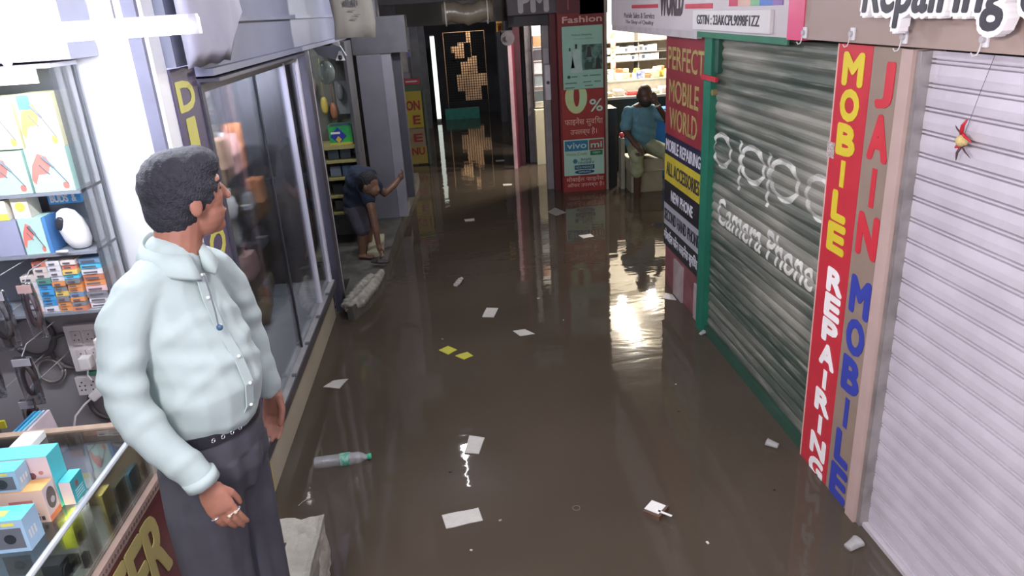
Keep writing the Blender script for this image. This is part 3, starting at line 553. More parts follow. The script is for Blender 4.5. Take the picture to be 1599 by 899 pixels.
MB().box(.91, 1.01, 13.36, 13.38, 1.93, 2.10).build('board', C('c9a43a', .5), yr); MB().box(.935, .985, 13.355, 13.36, 1.95, 2.02).box(.92, 1.0, 13.355, 13.36, 2.05, 2.07).build('red_print', C('b3412c'), yr)
for k, (y0, y1, x0, hx, lb) in enumerate(((13.0, 13.3, 1.12, '5c5a5e', 'grey pier behind the small yellow and red sign'), (14.6, 15.3, 1.16, '4c4b50', 'dark grey pier further up the passage, right side'), (16.2, 16.6, 1.10, '66646a', 'last grey pier on the right before the far gate'))):
    pier(x0, 1.49, y0, y1, -.2, 2.1, M('pier_' + hx, hx, .6, var=.2), lb)
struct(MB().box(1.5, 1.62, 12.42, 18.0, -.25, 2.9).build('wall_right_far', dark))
# ================================================================== FAR END: lattice gate with daylight behind
gt = thing('lattice_gate', 'dark lattice gate at the far end with warm daylight behind', 'gate', (.45, 18.0, 0))
gb = MB()
for k in range(17): gb.box(-.02 + k * .057, -.005 + k * .057, 18.05, 18.07, .30, 1.85)
for k in range(27): gb.box(-.02, .93, 18.045, 18.06, .32 + k * .058, .332 + k * .058)
gb.build('lattice', C('3a3028', .5), gt)
for (a, b2, c_, d) in ((-.02, .22, .3, 1.4), (-.02, .14, 1.4, 1.85), (.14, .5, 1.18, 1.27), (.62, .93, 1.3, 1.85), (.78, .93, .3, .62), (.22, .38, .3, .52), (.72, .93, .9, 1.3), (.45, .60, 1.27, 1.6), (.3, .5, 1.62, 1.85), (.22, .34, .9, 1.18), (.14, .3, 1.55, 1.85)): MB().box(a, b2, 18.09, 18.12, c_, d).build('patch_sheet', C('25252a', .6), gt)
MB().box(-.02, .93, 18.02, 18.1, -.2, .30).build('kick_plate', C('2a2c30', .5), gt)
tag(MB().box(-.12, .66, 17.1, 17.2, -.15, .24).build('teal_reflection_board', M('teal_reflection', '45a08c', .5, var=.15)), 'low teal board put in for the teal reflection in water before the far gate', 'board')  # board added to give the water its teal reflection
ls = thing('lit_shop_edge', 'tall white shop edge made to glow on the left near far gate', 'wall edge', (-.3, 17, 0))
MB().box(-.32, -.22, 16.9, 17.0, -.2, 1.85).build('backing', C('8a8d90', .4), ls)
MB().box(-.31, -.215, 16.885, 16.9, .07, 1.83).build('glow_face', M('lit_edge_glow', 'e6f0e4', .4, emit=1.1), ls)  # shop wall edge glows by itself in place of light falling on it
hb2 = thing('hanging_plastic', 'beige plastic sheeting bundle slung under ceiling beyond centre', 'sheeting', (.28, 9.0, 2.2))
mb = MB(); R = []
for i in range(13):
    t = i / 12; xx = .0 + .58 * t
    R.append([(xx, 9.0 + .10 * math.cos(a) , 2.28 + .02 * math.sin(t * 9) + (.115 + .012 * math.sin(i * 2.3)) * math.sin(a)) for a in [2 * math.pi * k / 18 for k in range(18)]])
mb.rings(R).build('sheet_roll', M('milky_beige_plastic', '6f6558', .25, var=.2, scale=5, bump=.4), hb2, True)
for xx in (.04, .52): MB().tube([(xx, 9.0 + .108 * math.cos(a), 2.28 + .128 * math.sin(a)) for a in [2 * math.pi * k / 20 for k in range(21)]], .008, 6).build('strap', C('b7b3ac', .3), hb2)
MB().tube([(.04, 9.0, 2.4), (.04, 9.0, 2.87)], .004, 6).build('hanger_wire', C('4a4a4a'), hb2); MB().tube([(.52, 9.0, 2.4), (.52, 9.0, 2.87)], .004, 6).build('hanger_wire', C('4a4a4a'), hb2)
# ================================================================== LEFT: SHOWCASE
alu = M('brushed_aluminium', 'c3c1c6', .35, .5, var=.15, scale=6); grf = M('dark_frame', '4c4a58', .5, var=.15); wfr = M('white_frame', 'cfccd6', .4, var=.08)
sh = thing('glass_showcase', 'tall glass showcase with aluminium frame over a cream base panel', 'showcase', (-1.3, 4.5, 0))
MB().box(-1.6, -1.09, 3.12, 5.71, -.2, .295).build('base_panel', M('cream_base_panel', 'b3ab98', .45, var=.12, scale=2), sh)
MB().box(-1.6, -1.055, 3.12, 5.71, .295, .33).build('ledge', M('ledge_alu', 'a9a8a8', .35, .3, var=.15), sh)
MB().box(-1.056, -1.045, 3.12, 5.71, .27, .325).build('ledge_edge', C('3c3a40', .4), sh)
for y in (3.55, 4.0, 4.45, 4.9, 5.35): MB().box(-1.075, -1.05, y, y + .02, .33, .345).build('ledge_clip', C('6a6a70', .4), sh)
MB().box(-1.105, -1.085, 3.45, 5.70, 2.03, 2.075).build('top_rail', grf, sh)
MB().box(-1.105, -1.08, 3.43, 3.47, .33, 2.06).build('frame_post', grf, sh)
MB().box(-1.10, -1.085, 4.42, 4.435, .33, 2.04).build('glass_joint', C('3a3c42', .3), sh)
for y, w in ((5.20, .018), (5.66, .05)): MB().box(-1.105, -1.075, y, y + w, .33, 2.05).build('frame_post', wfr, sh)
MB().box(-1.097, -1.091, 3.47, 4.42, .33, 2.035).build('glass_pane', glass('clear_glass', (.88, .90, .93), .10), sh)
MB().box(-1.099, -1.093, 4.435, 5.66, .33, 2.035).build('glass_pane', MC['clear_glass'], sh)
MB().box(-2.0, -1.97, 3.12, 5.70, -.2, 2.05).build('back_panel', M('mid_grey_panel', 'a9a8b2', .6, var=.15, scale=2), sh)
MB().box(-1.97, -1.6, 3.12, 5.70, -.2, .31).build('bottom_board', M('dusty_board', '77726c', .7, var=.2), sh)
MB().box(-2.0, -1.0, 3.45, 5.71, 2.075, 2.09).build('top_board', grf, sh)
for z in (.72, 1.08, 1.45): MB().box(-1.96, -1.32, 3.5, 5.66, z, z + .008).build('glass_shelf', glass('smoky_shelf', (.85, .88, .9), .06), sh)
struct(MB().box(-1.97, -1.115, 3.105, 3.118, .0, 2.05).build('trim_5', wfr))
# goods inside: bags, vases, boxed trinkets
def vase(x, y, z, s, col, nm='vase'):
    pr = [(.3, 0), (.55, .12), (.7, .4), (.5, .7), (.25, .82), (.35, 1)]
    return MB().rings([[(x + r_ * s * .4 * math.cos(a), y + r_ * s * .4 * math.sin(a), z + t * s) for a in [2 * math.pi * k / 14 for k in range(14)]] for r_, t in pr]).build(nm, col, smooth=True)
def handbag(x, y, z, s, col):
    mb = MB().rings([[(x + d * s * .2, y + a * s * .5 * w, z + b2 * s) for a, b2 in ()] or [(x + dx * s * .16 * w, y + dy * s * .45 * w, z + t * s * .6) for dx, dy in ((-1, -1), (1, -1), (1, 1), (-1, 1))] for t, w in ((0, .95), (.1, 1), (.7, .9), (1, .75))])
    mb.tube([(x, y + .25 * s * math.cos(a), z + .58 * s + .3 * s * math.sin(a)) for a in [math.pi * k / 10 for k in range(11)]], .02 * s, 6)
    return mb.build('handbag', col)
gcol = [('brown', '6b5040'), ('dusty pink', 'a07870'), ('grey', '6a6c70'), ('tan', '9a8464'), ('olive', '6c6a4c'), ('pale', 'b5b0aa'), ('dark', '38363c'), ('orange', 'a86a44')]
spots = []
for zi, z in enumerate((.34, .729, 1.089, 1.459)):
    y = 3.62
    while y < 5.55:
        spots.append((y, z)); y += random.uniform(.2, .27)
place = {0: 'on the showcase floor', 1: 'on the lowest showcase shelf', 2: 'on the middle showcase shelf', 3: 'on the top showcase shelf'}
spots = [q for q in spots if not (q[0] < 4.4 and q[1] > 1.4)]
for k, (y, z) in enumerate(spots):
    cn, cc = random.choice(gcol); zi = [.34, .729, 1.089, 1.459].index(z); m_ = C(cc, .5, var=.3) if 'x' + cc not in MC else MC['x' + cc]; MC['x' + cc] = m_
    s = random.uniform(.17, .28); kind = (k * 7 + zi) % 3; xx = random.uniform(-1.6, -1.42)
    if kind == 0: o = vase(xx, y, z, s, m_); cat = 'vase'
    elif kind == 1: o = handbag(xx, y, z, s, m_); cat = 'handbag'
    else: o = MB().obox((xx, y, z + s * .35), (.1, s * .6, s * .7), rz=random.uniform(-.4, .4)).build('gift_box', m_, bevel=.006); cat = 'box'
    tag(o, f'{cn} {cat} {place[zi]} behind the glass', cat, f'{cn} {cat} pieces {place[zi]}')
# added dark shape for a figure mirrored in the glass; pale garment hanging in the first bay
gm = fuse('reflected_figure', [([(-1.42, 4.13, 1.53), (-1.42, 4.12, 1.7), (-1.42, 4.10, 1.87)], [(.11, .05), (.09, .05), (.10, .04)], (0, 1, 0)), ('ball', (-1.42, 4.10, 1.93), (.05, .05, .06)), ([(-1.42, 4.0, 1.82), (-1.40, 3.98, 1.60)], [.04, .035]), ([(-1.42, 4.2, 1.82), (-1.40, 4.22, 1.60)], [.04, .035])], M('dark_reflection', '34343c', .8, var=.2), voxel=.01)
tag(gm, 'dark shape put in for a figure mirrored in the showcase glass, left bay', 'reflection')
tag(MB().obox((-1.45, 3.68, 1.675), (.1, .30, .43)).build('cream_carton', M('cream_carton', 'aaa492', .6, var=.1), bevel=.006), 'tall cream carton standing inside showcase at upper left', 'carton')
# sign panel left of the glass and its white post
ds = thing('upright_sign', 'dark mauve upright sign with yellow block letters, behind man head', 'sign', (-1.1, 3.25, .3))
MB().box(-1.112, -1.09, 3.12, 3.425, .335, 2.15).build('board', M('mauve_board', '5f5570', .5, var=.06), ds)
pyl = M('pale_yellow_vinyl', 'd6cf6a', .5, var=.05)
for chh, z0, z1, y0, y1 in (('D', 1.985, 2.095, 3.15, 3.35), ('I', 1.83, 1.945, 3.19, 3.29), ('S', 1.67, 1.79, 3.15, 3.36), ('C', 1.50, 1.63, 3.15, 3.36), ('O', 1.33, 1.46, 3.15, 3.36), ('U', 1.16, 1.29, 3.15, 3.36)):
    ltext(chh, -1.089, y0, z0, y1, z1, pyl, ds, bold=.04)
yp = MB().box(-1.089, -1.084, 3.13, 3.34, .02, .27).box(-1.084, -1.082, 3.17, 3.29, .06, .16, 1).build('yellow_poster', [M('yellow_poster', 'c9b86a', .5, var=.2, scale=12), M('orange_print', 'a8512c', .5, var=.3, scale=30)])
tag(yp, 'yellow and orange poster low on the base panel behind the legs of standing man', 'poster')
# fascia over the left side
struct(MB().box(-1.25, -1.06, 3.45, 8.25, 2.10, 2.86).box(-1.25, -1.06, 3.12, 3.45, 2.16, 2.86).box(-1.06, -1.02, 3.45, 8.25, 2.10, 2.13).box(-1.06, -1.03, 3.95, 8.25, 2.32, 2.345).build('trim_6', M('blue_grey_fascia', '85879a', .6, var=.12, scale=2)))
cb = thing('cloth_cover', 'pale lilac cloth cover over fascia beneath the tube light', 'cloth', (-1.0, 3.6, 2.2))
R = []
for i in range(12):
    y = 3.12 + .075 * i; zl = 2.15 + .0 * i + (.0 if i < 9 else (i - 8) * .05) + .006 * math.sin(i * 2)
    R.append([(-1.015 + .006 * math.sin(i * 1.7), y, zl), (-.985 + .012 * math.sin(i * 1.3), y, zl + .06), (-.98 + .014 * math.sin(i * 1.1), y, 2.5), (-.985, y, 2.84), (-1.018, y, 2.84), (-1.018, y, 2.4)])
MB().rings(R).build('cloth', M('lilac_cloth', 'b9b6c9', .75, var=.06), cb, True)
# posts after the showcase
pA = MB().box(-1.10, -1.04, 5.82, 5.98, -.2, 2.09).build('dark_post', M('dark_post', '3f3d4a', .5, var=.15)); tag(pA, 'dark upright post right of the showcase corner', 'post')
pB = MB().box(-1.08, -1.045, 5.99, 6.04, -.2, 2.09).build('white_post', wfr); tag(pB, 'slender white upright standing in water beside the dark post', 'post')
pC = MB().box(-1.13, -1.085, 6.06, 6.3, -.2, 2.09).build('dark_post', MC['dark_post']); tag(pC, 'broad dark upright behind the slender white one', 'post')
# hanging cloth banner
bn = thing('cloth_banner', 'beige printed cloth banner hanging from ceiling over left pier', 'banner', (-.65, 6.0, 2.1))
R = []
for i in range(9):
    t = i / 8; x = -.83 + .31 * t
    R.append([(x + .012 * math.sin(k * 1.3), 6.0 + .012 * math.sin(t * 11 + k) + .0, 2.15 + .012 * math.sin(t * 3.1) + k * .118) for k in range(7)] + [(x + .012 * math.sin(k * 1.3), 6.012 + .012 * math.sin(t * 11 + k), 2.15 + .012 * math.sin(t * 3.1) + k * .118) for k in range(6, -1, -1)])
MB().rings(R).build('cloth', M('beige_cloth', '948f85', .8, var=.1, scale=4), bn, True)
for k in range(7): MB().box(-.73 + k * .016, -.72 + k * .016, 5.974, 5.978, 2.385, 2.42 + .008 * (k % 3)).build('printed_stroke', C('4e4c50'), bn)
for a, z in ((-.70, 2.35), (-.66, 2.32), (-.69, 2.29)): MB().box(a, a + .05, 5.972, 5.976, z, z + .006).build('printed_line', C('6e6a66'), bn)
# small bracket with hanging camera
cm = thing('bracket_fitting', 'grey bracket fitting with white plates under left fascia', 'fitting', (-.95, 6.4, 2.05))
MB().prism([(-1.06, 6.3, 2.10), (-.84, 6.3, 2.10), (-.80, 6.3, 2.02), (-.88, 6.3, 1.99), (-1.02, 6.3, 2.04)], (0, .06, 0)).build('grey_plate', M('blue_grey_plate', '7a7f86', .5, var=.1), cm)
MB().prism([(-.90, 6.28, 2.12), (-.84, 6.28, 2.14), (-.835, 6.28, 2.09)], (0, .015, 0)).build('white_tip', cardw, cm)
MB().prism([(-.885, 6.28, 1.99), (-.81, 6.28, 1.985), (-.83, 6.28, 2.06), (-.85, 6.28, 2.06)], (0, .015, 0)).build('white_plate', cardw, cm)
MB().ball((-.845, 6.275, 2.01), (.017, .012, .02), 12).build('lens', C('2e2e34', .3), cm, True)
# ---- middle shop with snack stand
fs = thing('display_rack', 'crowded upright rack of packets in the shop behind crouching person', 'rack', (-1.1, 7.6, .2))
MB().box(-1.75, -.93, 7.75, 7.80, .123, 2.1).build('back_panel', M('greenish_grey_panel', '6c6c66', .6, var=.2), fs)
MB().box(-.96, -.93, 7.3, 7.75, .123, 2.1).build('side_panel', M('dim_side_panel', '55555a', .5, var=.2), fs)
for z in (.45, .62, .80, .97): MB().box(-1.75, -.965, 7.35, 7.75, z, z + .02).build('shelf', M('yellowed_edge', 'a39a64', .5, var=.15), fs)
MB().box(-1.75, -.965, 7.38, 7.75, 1.10, 1.135).build('shelf', MC['yellowed_edge'], fs)
gbx = thing('snack_box', 'bright green and blue box with yellow diamond on rack', 'box', (-1.08, 7.5, 1.136))
MB().box(-1.21, -.985, 7.42, 7.60, 1.137, 1.33).build('carton', M('bright_green_box', '3fae48', .4, var=.2, scale=8, col2='2f8f58'), gbx)
MB().add([(-1.20, 7.418, 1.22), (-1.12, 7.418, 1.15), (-1.04, 7.418, 1.22), (-1.12, 7.418, 1.31)], [(0, 1, 2, 3)]).build('blue_diamond', C('2c3a9c'), gbx)
MB().add([(-1.15, 7.416, 1.19), (-1.12, 7.416, 1.155), (-1.09, 7.416, 1.19), (-1.12, 7.416, 1.225)], [(0, 1, 2, 3)]).build('yellow_diamond', C('cfae3c'), gbx)
MB().box(-1.19, -1.10, 7.416, 7.418, 1.245, 1.265).build('white_caption', cardw, gbx)
MB().box(-1.21, -.985, 7.415, 7.42, 1.137, 1.16).build('yellow_edge', C('b9b04c'), gbx)
MB().box(-1.19, -.99, 7.416, 7.42, 1.325, 1.345).build('top_tab', C('4a4f66'), gbx)
rk = [(-1.2, .99, '4a5a64', 'blue-grey'), (-1.08, .99, '39424c', 'dark slate'), (-1.2, .82, '8a94a6', 'silver-blue'), (-1.08, .82, '5a6e8e', 'steel blue'), (-1.2, .64, '34383c', 'black'), (-1.08, .64, 'c2a648', 'yellow'), (-1.2, .47, '6a6a70', 'grey'), (-1.08, .47, '7c7a5c', 'olive')]
for x, z, cc, cn in rk: tag(MB().box(x - .055, x + .05, 7.45, 7.62, z + .001, z + .10).build('packet_box', C(cc, .4), bevel=.006), f'{cn} small box on rack shelf below the bright green box', 'box')
for k, (x, z, cc, cn) in enumerate(((-1.34, 1.70, 'b59a8c', 'peach'), (-1.25, 1.50, 'c9b45c', 'yellow'), (-1.165, 1.44, 'a56a50', 'terracotta'), (-1.08, 1.62, '8f8d90', 'pale grey'))):
    o = MB().ball((x, 7.66, z), (.038, .03, .09), 14).tube([(x, 7.66, z + .08), (x, 7.7, 1.95)], .003, 5).build('hanging_pouch', C(cc, .35, bump=.4), smooth=True); tag(o, f'{cn} pouch hanging on the rack above the green box', 'pouch')
tag(MB().box(-1.13, -1.0, 7.70, 7.745, 1.40, 1.72).build('grey_sheet', M('pale_sheet', '8e8d92', .5)), 'pale grey sheet pinned on rack, right of hanging pouches', 'sheet')
tag(MB().ball((-1.10, 7.1, 1.85), (.08, .08, .11), 16).tube([(-1.10, 7.1, 1.95), (-1.10, 7.1, 2.4), (-1.1, 7.1, 2.84)], .004, 5).build('glass_globe', M('grey_green_globe', '7b8682', .2, alpha=.6), smooth=True), 'grey-green globe hanging above the crowded rack', 'globe')
# ---- grey piers and ledge
pr_ = thing('pier', 'wide dark grey pier with lighter edge left of the passage', 'pillar', (-.8, 8.4, .1))
MB().box(-.95, -.69, 8.3, 8.75, .123, 2.86).build('shaft', M('pier_grey', '6d6c75', .6, var=.12, scale=3), pr_)
MB().box(-.689, -.585, 8.32, 8.75, .123, 2.2).build('pale_edge', M('pier_pale', '85848e', .6, var=.08), pr_)
MB().box(-.585, -.50, 8.5, 8.75, .30, 2.2).build('dark_edge', M('pier_dark', '40404a', .6, var=.1), pr_)
MB().box(-.98, -.4, 8.29, 8.76, 1.93, 2.30).build('capping', M('pier_cap', '55545a', .6, var=.15), pr_)
sl = thing('stone_ledge', 'long broken concrete ledge where a person bends, left edge of water', 'ledge', (-.9, 7.5, 0))
pts = [(-.985, 5.62), (-.93, 5.60), (-.83, 5.85), (-.77, 6.15), (-.73, 6.5), (-.71, 7.2), (-.67, 8.2), (-.62, 9.2), (-.55, 10.3), (-.55, 10.8), (-3.0, 10.8), (-3.0, 6.31), (-1.03, 6.31), (-1.03, 5.95)]
bm = bmesh.new(); vs = [bm.verts.new((x, y, .12)) for x, y in pts]; bm.faces.new(vs); ex = bmesh.ops.extrude_face_region(bm, geom=bm.faces[:])
for q in [e for e in ex['geom'] if isinstance(e, bmesh.types.BMVert)]: q.co.z = -.24; q.co.x += .03 if q.co.x > -1 else 0
bmesh.ops.recalc_face_normals(bm, faces=bm.faces); me = bpy.data.meshes.new('slab'); bm.to_mesh(me); bm.free(); me.materials.append(M('wet_concrete', '5f5d58', .45, var=.35, scale=5, bump=.3))
o = bpy.data.objects.new('slab', me); COL.objects.link(o); hang(o, sl)
fuse('broken_rim', [([(-.965, 5.66, .10), (-.88, 5.78, .10), (-.81, 6.05, .11), (-.76, 6.4, .11)], [(.045, .05), (.06, .06), (.055, .05), (.035, .04)], (0, 0, 1)), ([(-.99, 5.75, .08), (-.90, 6.0, .11), (-.84, 6.3, .11)], [.05, .06, .04])], M('pale_broken_concrete', '9a968c', .6, var=.4, scale=14, bump=.6), sl, voxel=.012, smooth=1, disp=lambda c: .010 * math.sin(c.x * 70 + c.y * 31) * math.sin(c.y * 47 + c.z * 60))
tag(MB().obox((-.86, 7.15, .155), (.16, .62, .06), rz=.06).build('cream_slab_piece', M('cream_slab', 'a8a48c', .6, var=.2, scale=10), bevel=.01), 'cream slab piece lying on ledge beside bending person', 'slab')
# yellow upright signs down the passage
ys = thing('upright_sign', 'yellow upright sign with large red letters hanging on far left pier', 'sign', (-.55, 12.0, .6))
MB().box(-.70, -.44, 12.0, 12.06, .60, 1.17).build('yellow_board', M('warm_yellow', 'b9a832', .45, var=.08), ys)
MB().box(-.72, -.42, 12.0, 12.06, 1.17, 1.27).build('green_board', C('55705c'), ys)
MB().box(-.70, -.44, 11.98, 12.06, 1.275, 1.36).build('red_badge', C('c44a58'), ys); MB().box(-.66, -.48, 11.975, 11.98, 1.31, 1.33).build('white_print', cardw, ys)
MB().box(-.68, -.58, 12.0, 12.05, 1.365, 1.45).build('white_card', C('9a98a0'), ys)
redv = M('deep_red_vinyl', '9c2c30', .45)
ftext('ON', 11.998, -.69, .88, -.48, 1.02, redv, ys, bold=.03); ftext('E', 11.998, -.60, .66, -.49, .79, redv, ys, bold=.03)
yt = thing('upright_sign', 'dull yellow-grey sign with red letters, just above water under the yellow one', 'sign', (-.55, 12.0, .1))
MB().box(-.70, -.44, 12.0, 12.06, .30, .585).box(-.71, -.43, 12.0, 12.06, .02, .30, 1).build('board', [M('greyed_yellow', '9a8a6c', .5), M('dull_yellow', 'a8964a', .5)], yt)
ftext('E', 11.998, -.62, .38, -.48, .50, redv, yt, bold=.03); ftext('NU', 11.998, -.67, .17, -.47, .28, redv, yt, bold=.03)
MB().cyl((-.40, 12.05, -.2), (-.40, 12.05, 1.15), .035, 14).build('post', C('5d6a62', .4), yt)
for k, (x0, x1, y0, y1, z1, hx, lb) in enumerate(((-1.09, -.72, 11.9, 12.4, 2.86, '46454e', 'dark pier behind the yellow upright signs'), (-1.09, -.62, 13.7, 14.0, 2.4, '5a5a62', 'grey pier beyond the yellow signs'), (-1.09, -.50, 15.0, 15.2, 2.4, '4a4a50', 'dark pier, second beyond the yellow signs'), (-.72, -.62, 12.5, 12.6, 1.95, 'b8b8bc', 'pale narrow strip painted as a lit shop edge, left above the red badge'), (-1.09, -.40, 16.0, 16.3, 2.4, '5f5e64', 'grey pier just before the glowing white shop edge'))):  # the pale strip paints in the brightness of a lit shop edge
    pier(x0, x1, y0, y1, -.2, z1, M('lp' + hx, hx, .6, var=.2), lb)
tag(MB().box(-.70, -.62, 13.66, 13.70, 1.60, 1.70).build('blue_sign', C('7c80b8')), 'small lilac-blue sign high on a far left pier', 'sign')
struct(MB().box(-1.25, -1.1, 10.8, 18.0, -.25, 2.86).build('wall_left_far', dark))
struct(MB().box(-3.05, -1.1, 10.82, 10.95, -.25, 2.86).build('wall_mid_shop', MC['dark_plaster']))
struct(MB().box(-1.16, -1.112, 2.972, 2.999, 0.34, 2.86).build('trim_9', C('7d7c90')))
# ---- bending person on the ledge
skin3 = M('warm_brown_skin', '6e5040', .5, var=.12, scale=20)
bp_ = fuse('person', [
    ([(-.97, 7.0, .62), (-.95, 6.98, .78), (-.90, 6.93, .90), (-.84, 6.86, .90)], [(.12, .10), (.125, .10), (.15, .10), (.12, .08)], (0, 1, 0)),
    ([(-.84, 6.86, .90), (-.78, 6.80, .86)], [.05, .05]), ('ball', (-.80, 6.72, .87), (.085, .09, .105)), ('ball', (-.76, 6.69, .82), (.055, .055, .06)), ('ball', (-.72, 6.66, .82), (.016, .013, .014)), ('ball', (-.83, 6.635, .86), (.018, .01, .028)),
    ([(-.86, 6.78, .86), (-.80, 6.66, .66), (-.78, 6.62, .45), (-.775, 6.62, .33)], [.045, .04, .032, .024]),
    ([(-.84, 6.98, .86), (-.70, 7.05, .70), (-.60, 7.15, .76), (-.56, 7.2, .80)], [.045, .038, .03, .024]),
    ('ball', (-.77, 6.62, .29), (.025, .03, .045)), ('ball', (-.54, 7.2, .82), (.03, .025, .035)),
    ] + [([(-.775 + d, 6.60 + .012 * k, .26), (-.765 + d, 6.595 + .014 * k, .225), (-.775 + d, 6.595 + .015 * k, .20)], [.009, .008, .007]) for k, d in ((0, 0), (1, .004), (2, .004), (3, 0))] + [([(-.75, 6.60, .29), (-.735, 6.60, .26), (-.735, 6.61, .235)], [.010, .009, .007])]
    + [([(-.53, 7.19 + .014 * k, .84), (-.515, 7.19 + .014 * k, .865), (-.525, 7.19 + .014 * k, .89)], [.009, .008, .007]) for k in range(4)] + [
    ([(-.98, 6.93, .60), (-.93, 6.84, .42), (-.96, 6.86, .22), (-.965, 6.86, .155)], [.075, .055, .04, .032]), ([(-.98, 7.10, .60), (-.91, 7.15, .42), (-.93, 7.2, .22), (-.94, 7.2, .155)], [.075, .055, .04, .032]),
    ([(-.985, 6.86, .15), (-.87, 6.82, .142)], [(.022, .04), (.016, .045)], (0, 0, 1)), ([(-.96, 7.2, .15), (-.85, 7.18, .142)], [(.022, .04), (.016, .045)], (0, 0, 1))], skin3, voxel=.006, smooth=3)
tag(bp_, 'person in navy shirt bending down over ledge, one arm reaching low', 'person')
fuse('navy_shirt', [([(-.985, 7.0, .58), (-.96, 6.98, .76), (-.91, 6.93, .90), (-.85, 6.87, .905)], [(.145, .125), (.15, .125), (.17, .12), (.14, .10)], (0, 1, 0)),
    ([(-.86, 6.80, .87), (-.82, 6.70, .73)], [.072, .062]), ([(-.85, 6.98, .87), (-.76, 7.03, .77)], [.072, .062])], M('navy_cloth', '232c40', .85, var=.2, scale=10), bp_, voxel=.008, smooth=3, disp=lambda c: .005 * math.sin(c.z * 50 + c.x * 30))
fuse('grey_shorts', [([(-.99, 7.0, .56), (-.98, 7.0, .66)], [(.16, .12), (.15, .11)], (0, 1, 0)), ([(-.98, 6.93, .60), (-.935, 6.85, .42)], [.095, .08]), ([(-.98, 7.08, .60), (-.92, 7.13, .42)], [.095, .08])], M('dark_grey_shorts', '44424c', .85, var=.2, scale=12), bp_, voxel=.008, smooth=2)
fuse('hair', [('ball', (-.812, 6.725, .895), (.092, .095, .10)), ('ball', (-.84, 6.74, .86), (.07, .08, .08))], M('black_hair', '191a20', .7, var=.3, scale=80), bp_, voxel=.006, smooth=2, disp=lambda c: .003 * math.sin(c.x * 300) * math.sin(c.y * 260))
sd = fuse('dark_sandal', [([(-.84, 6.60, .17), (-.76, 6.56, .172), (-.70, 6.54, .172)], [(.018, .04), (.02, .045), (.015, .035)], (0, 0, 1)), ([(-.79, 6.53, .175), (-.775, 6.57, .215), (-.77, 6.62, .18)], [.012, .012, .012])], C('3a322e', .6), voxel=.005)
tag(sd, 'dark sandal on ledge under the hand of bending person', 'sandal')
# ---- stoop the standing man is on
so = thing('concrete_stoop', 'rough pale concrete block step at feet of standing man', 'step', (-.9, 2.0, 0))
stp = [MB().box(-1.115, -.72, 1.2, 2.70, -.24, .20), MB().box(-.845, -.715, 1.2, 2.74, -.23, .262), MB().box(-1.05, -.715, 2.58, 2.745, -.22, .258)]
cm_ = M('rough_pale_concrete', 'a9a498', .8, var=.3, scale=6, bump=.8, bscale=40); cm2 = M('rough_grey_concrete', '76736e', .85, var=.3, scale=5, bump=.7)
def rough(o, amp=.006):
    bm = bmesh.new(); bm.from_mesh(o.data); bmesh.ops.subdivide_edges(bm, edges=bm.edges[:], cuts=9, use_grid_fill=True)
    for v in bm.verts:
        c = v.co; v.co = c + Vector((math.sin(c.y * 41 + c.z * 33) + .6 * math.sin(c.y * 97), math.sin(c.x * 47 + c.z * 29), math.sin(c.x * 37 + c.y * 43) + .5 * math.sin(c.x * 90 + c.y * 81))) * amp
    bm.to_mesh(o.data); bm.free()
rough(stp[0].build('slab', cm2, so)); rough(stp[1].build('kerb', cm_, so), .007); rough(stp[2].build('end_kerb', cm_, so), .006)
# ================================================================== LEFT SHOP
tl = thing('tube_light', 'glowing white tube light over the left shop, ends above the showcase corner', 'tube light', (-1.2, 2.25, 2.3))
MB().box(-1.95, -.68, 2.238, 2.262, 2.326, 2.338).build('batten', wfr, tl)
tube_e = M('tube_glow', 'eef2ff', .4, emit=100)
MB().cyl((-1.92, 2.25, 2.305), (-.70, 2.25, 2.305), .019, 16).build('glass_tube', tube_e, tl)
for x in (-1.93, -.69): MB().box(x - .012, x + .012, 2.235, 2.265, 2.285, 2.33).build('end_cap', wfr, tl)
for x in (-1.7, -.9): MB().tube([(x, 2.25, 2.338), (x, 2.25, 2.862)], .003, 5).build('hanger', wfr, tl)
du = thing('display_shelf', 'tall shop shelf unit stacked with earphone and gadget boxes', 'shelf', (-2.1, 2.9, .3))
wsh = M('white_laminate', 'e6e8ec', .4, var=.04); gsh = M('grey_laminate', '8f949c', .5, var=.1)
MB().box(-2.6, -1.40, 3.02, 3.038, 1.24, 2.2).build('back_panel', M('pegboard_grey', '878b94', .6, var=.12, scale=3), du)
MB().box(-1.405, -1.385, 2.84, 3.02, 1.25, 2.2).build('side_panel', glass('clear_side', (.95, .97, .98), .05), du)
for z, w in ((1.748, -1.405), (1.512, -1.405), (1.27, -1.405)): MB().box(-2.6, w, 2.83, 3.02, z, z + .012).build('shelf', gsh, du)
MB().box(-2.6, -1.385, 2.82, 3.02, 2.2, 2.215).build('top_shelf', wsh, du)
ut = thing('under_shelf_light', 'white strip light running along the top of shop shelf', 'strip light', (-2.0, 2.83, 2.17))
MB().box(-2.5, -1.45, 2.815, 2.84, 2.155, 2.195).build('glow_face', M('strip_glow', 'ffffff', .4, emit=16), ut); MB().box(-2.5, -1.45, 2.842, 2.85, 2.15, 2.199).build('backing', wsh, ut)
lc = thing('overhead_locker', 'pale lilac overhead locker above the shop shelf', 'locker', (-2.0, 2.9, 2.2))
MB().box(-2.6, -1.30, 2.80, 3.02, 2.225, 2.45).build('body', M('pale_lilac_laminate', 'c3c5d6', .5, var=.05), lc)
for k in range(4): tag(MB().rings([[(-1.50 - .045 * k + r_ * math.cos(a), 2.775 + r_ * math.sin(a), z) for a in [2 * math.pi * j / 14 for j in range(14)]] for r_, z in ((.012, 2.216), (.016, 2.225), (.018, 2.25), (.012, 2.262))]).build('white_cup', wsh, smooth=True), 'small white round container on the top shelf edge', 'container', 'white containers on the top shelf edge')
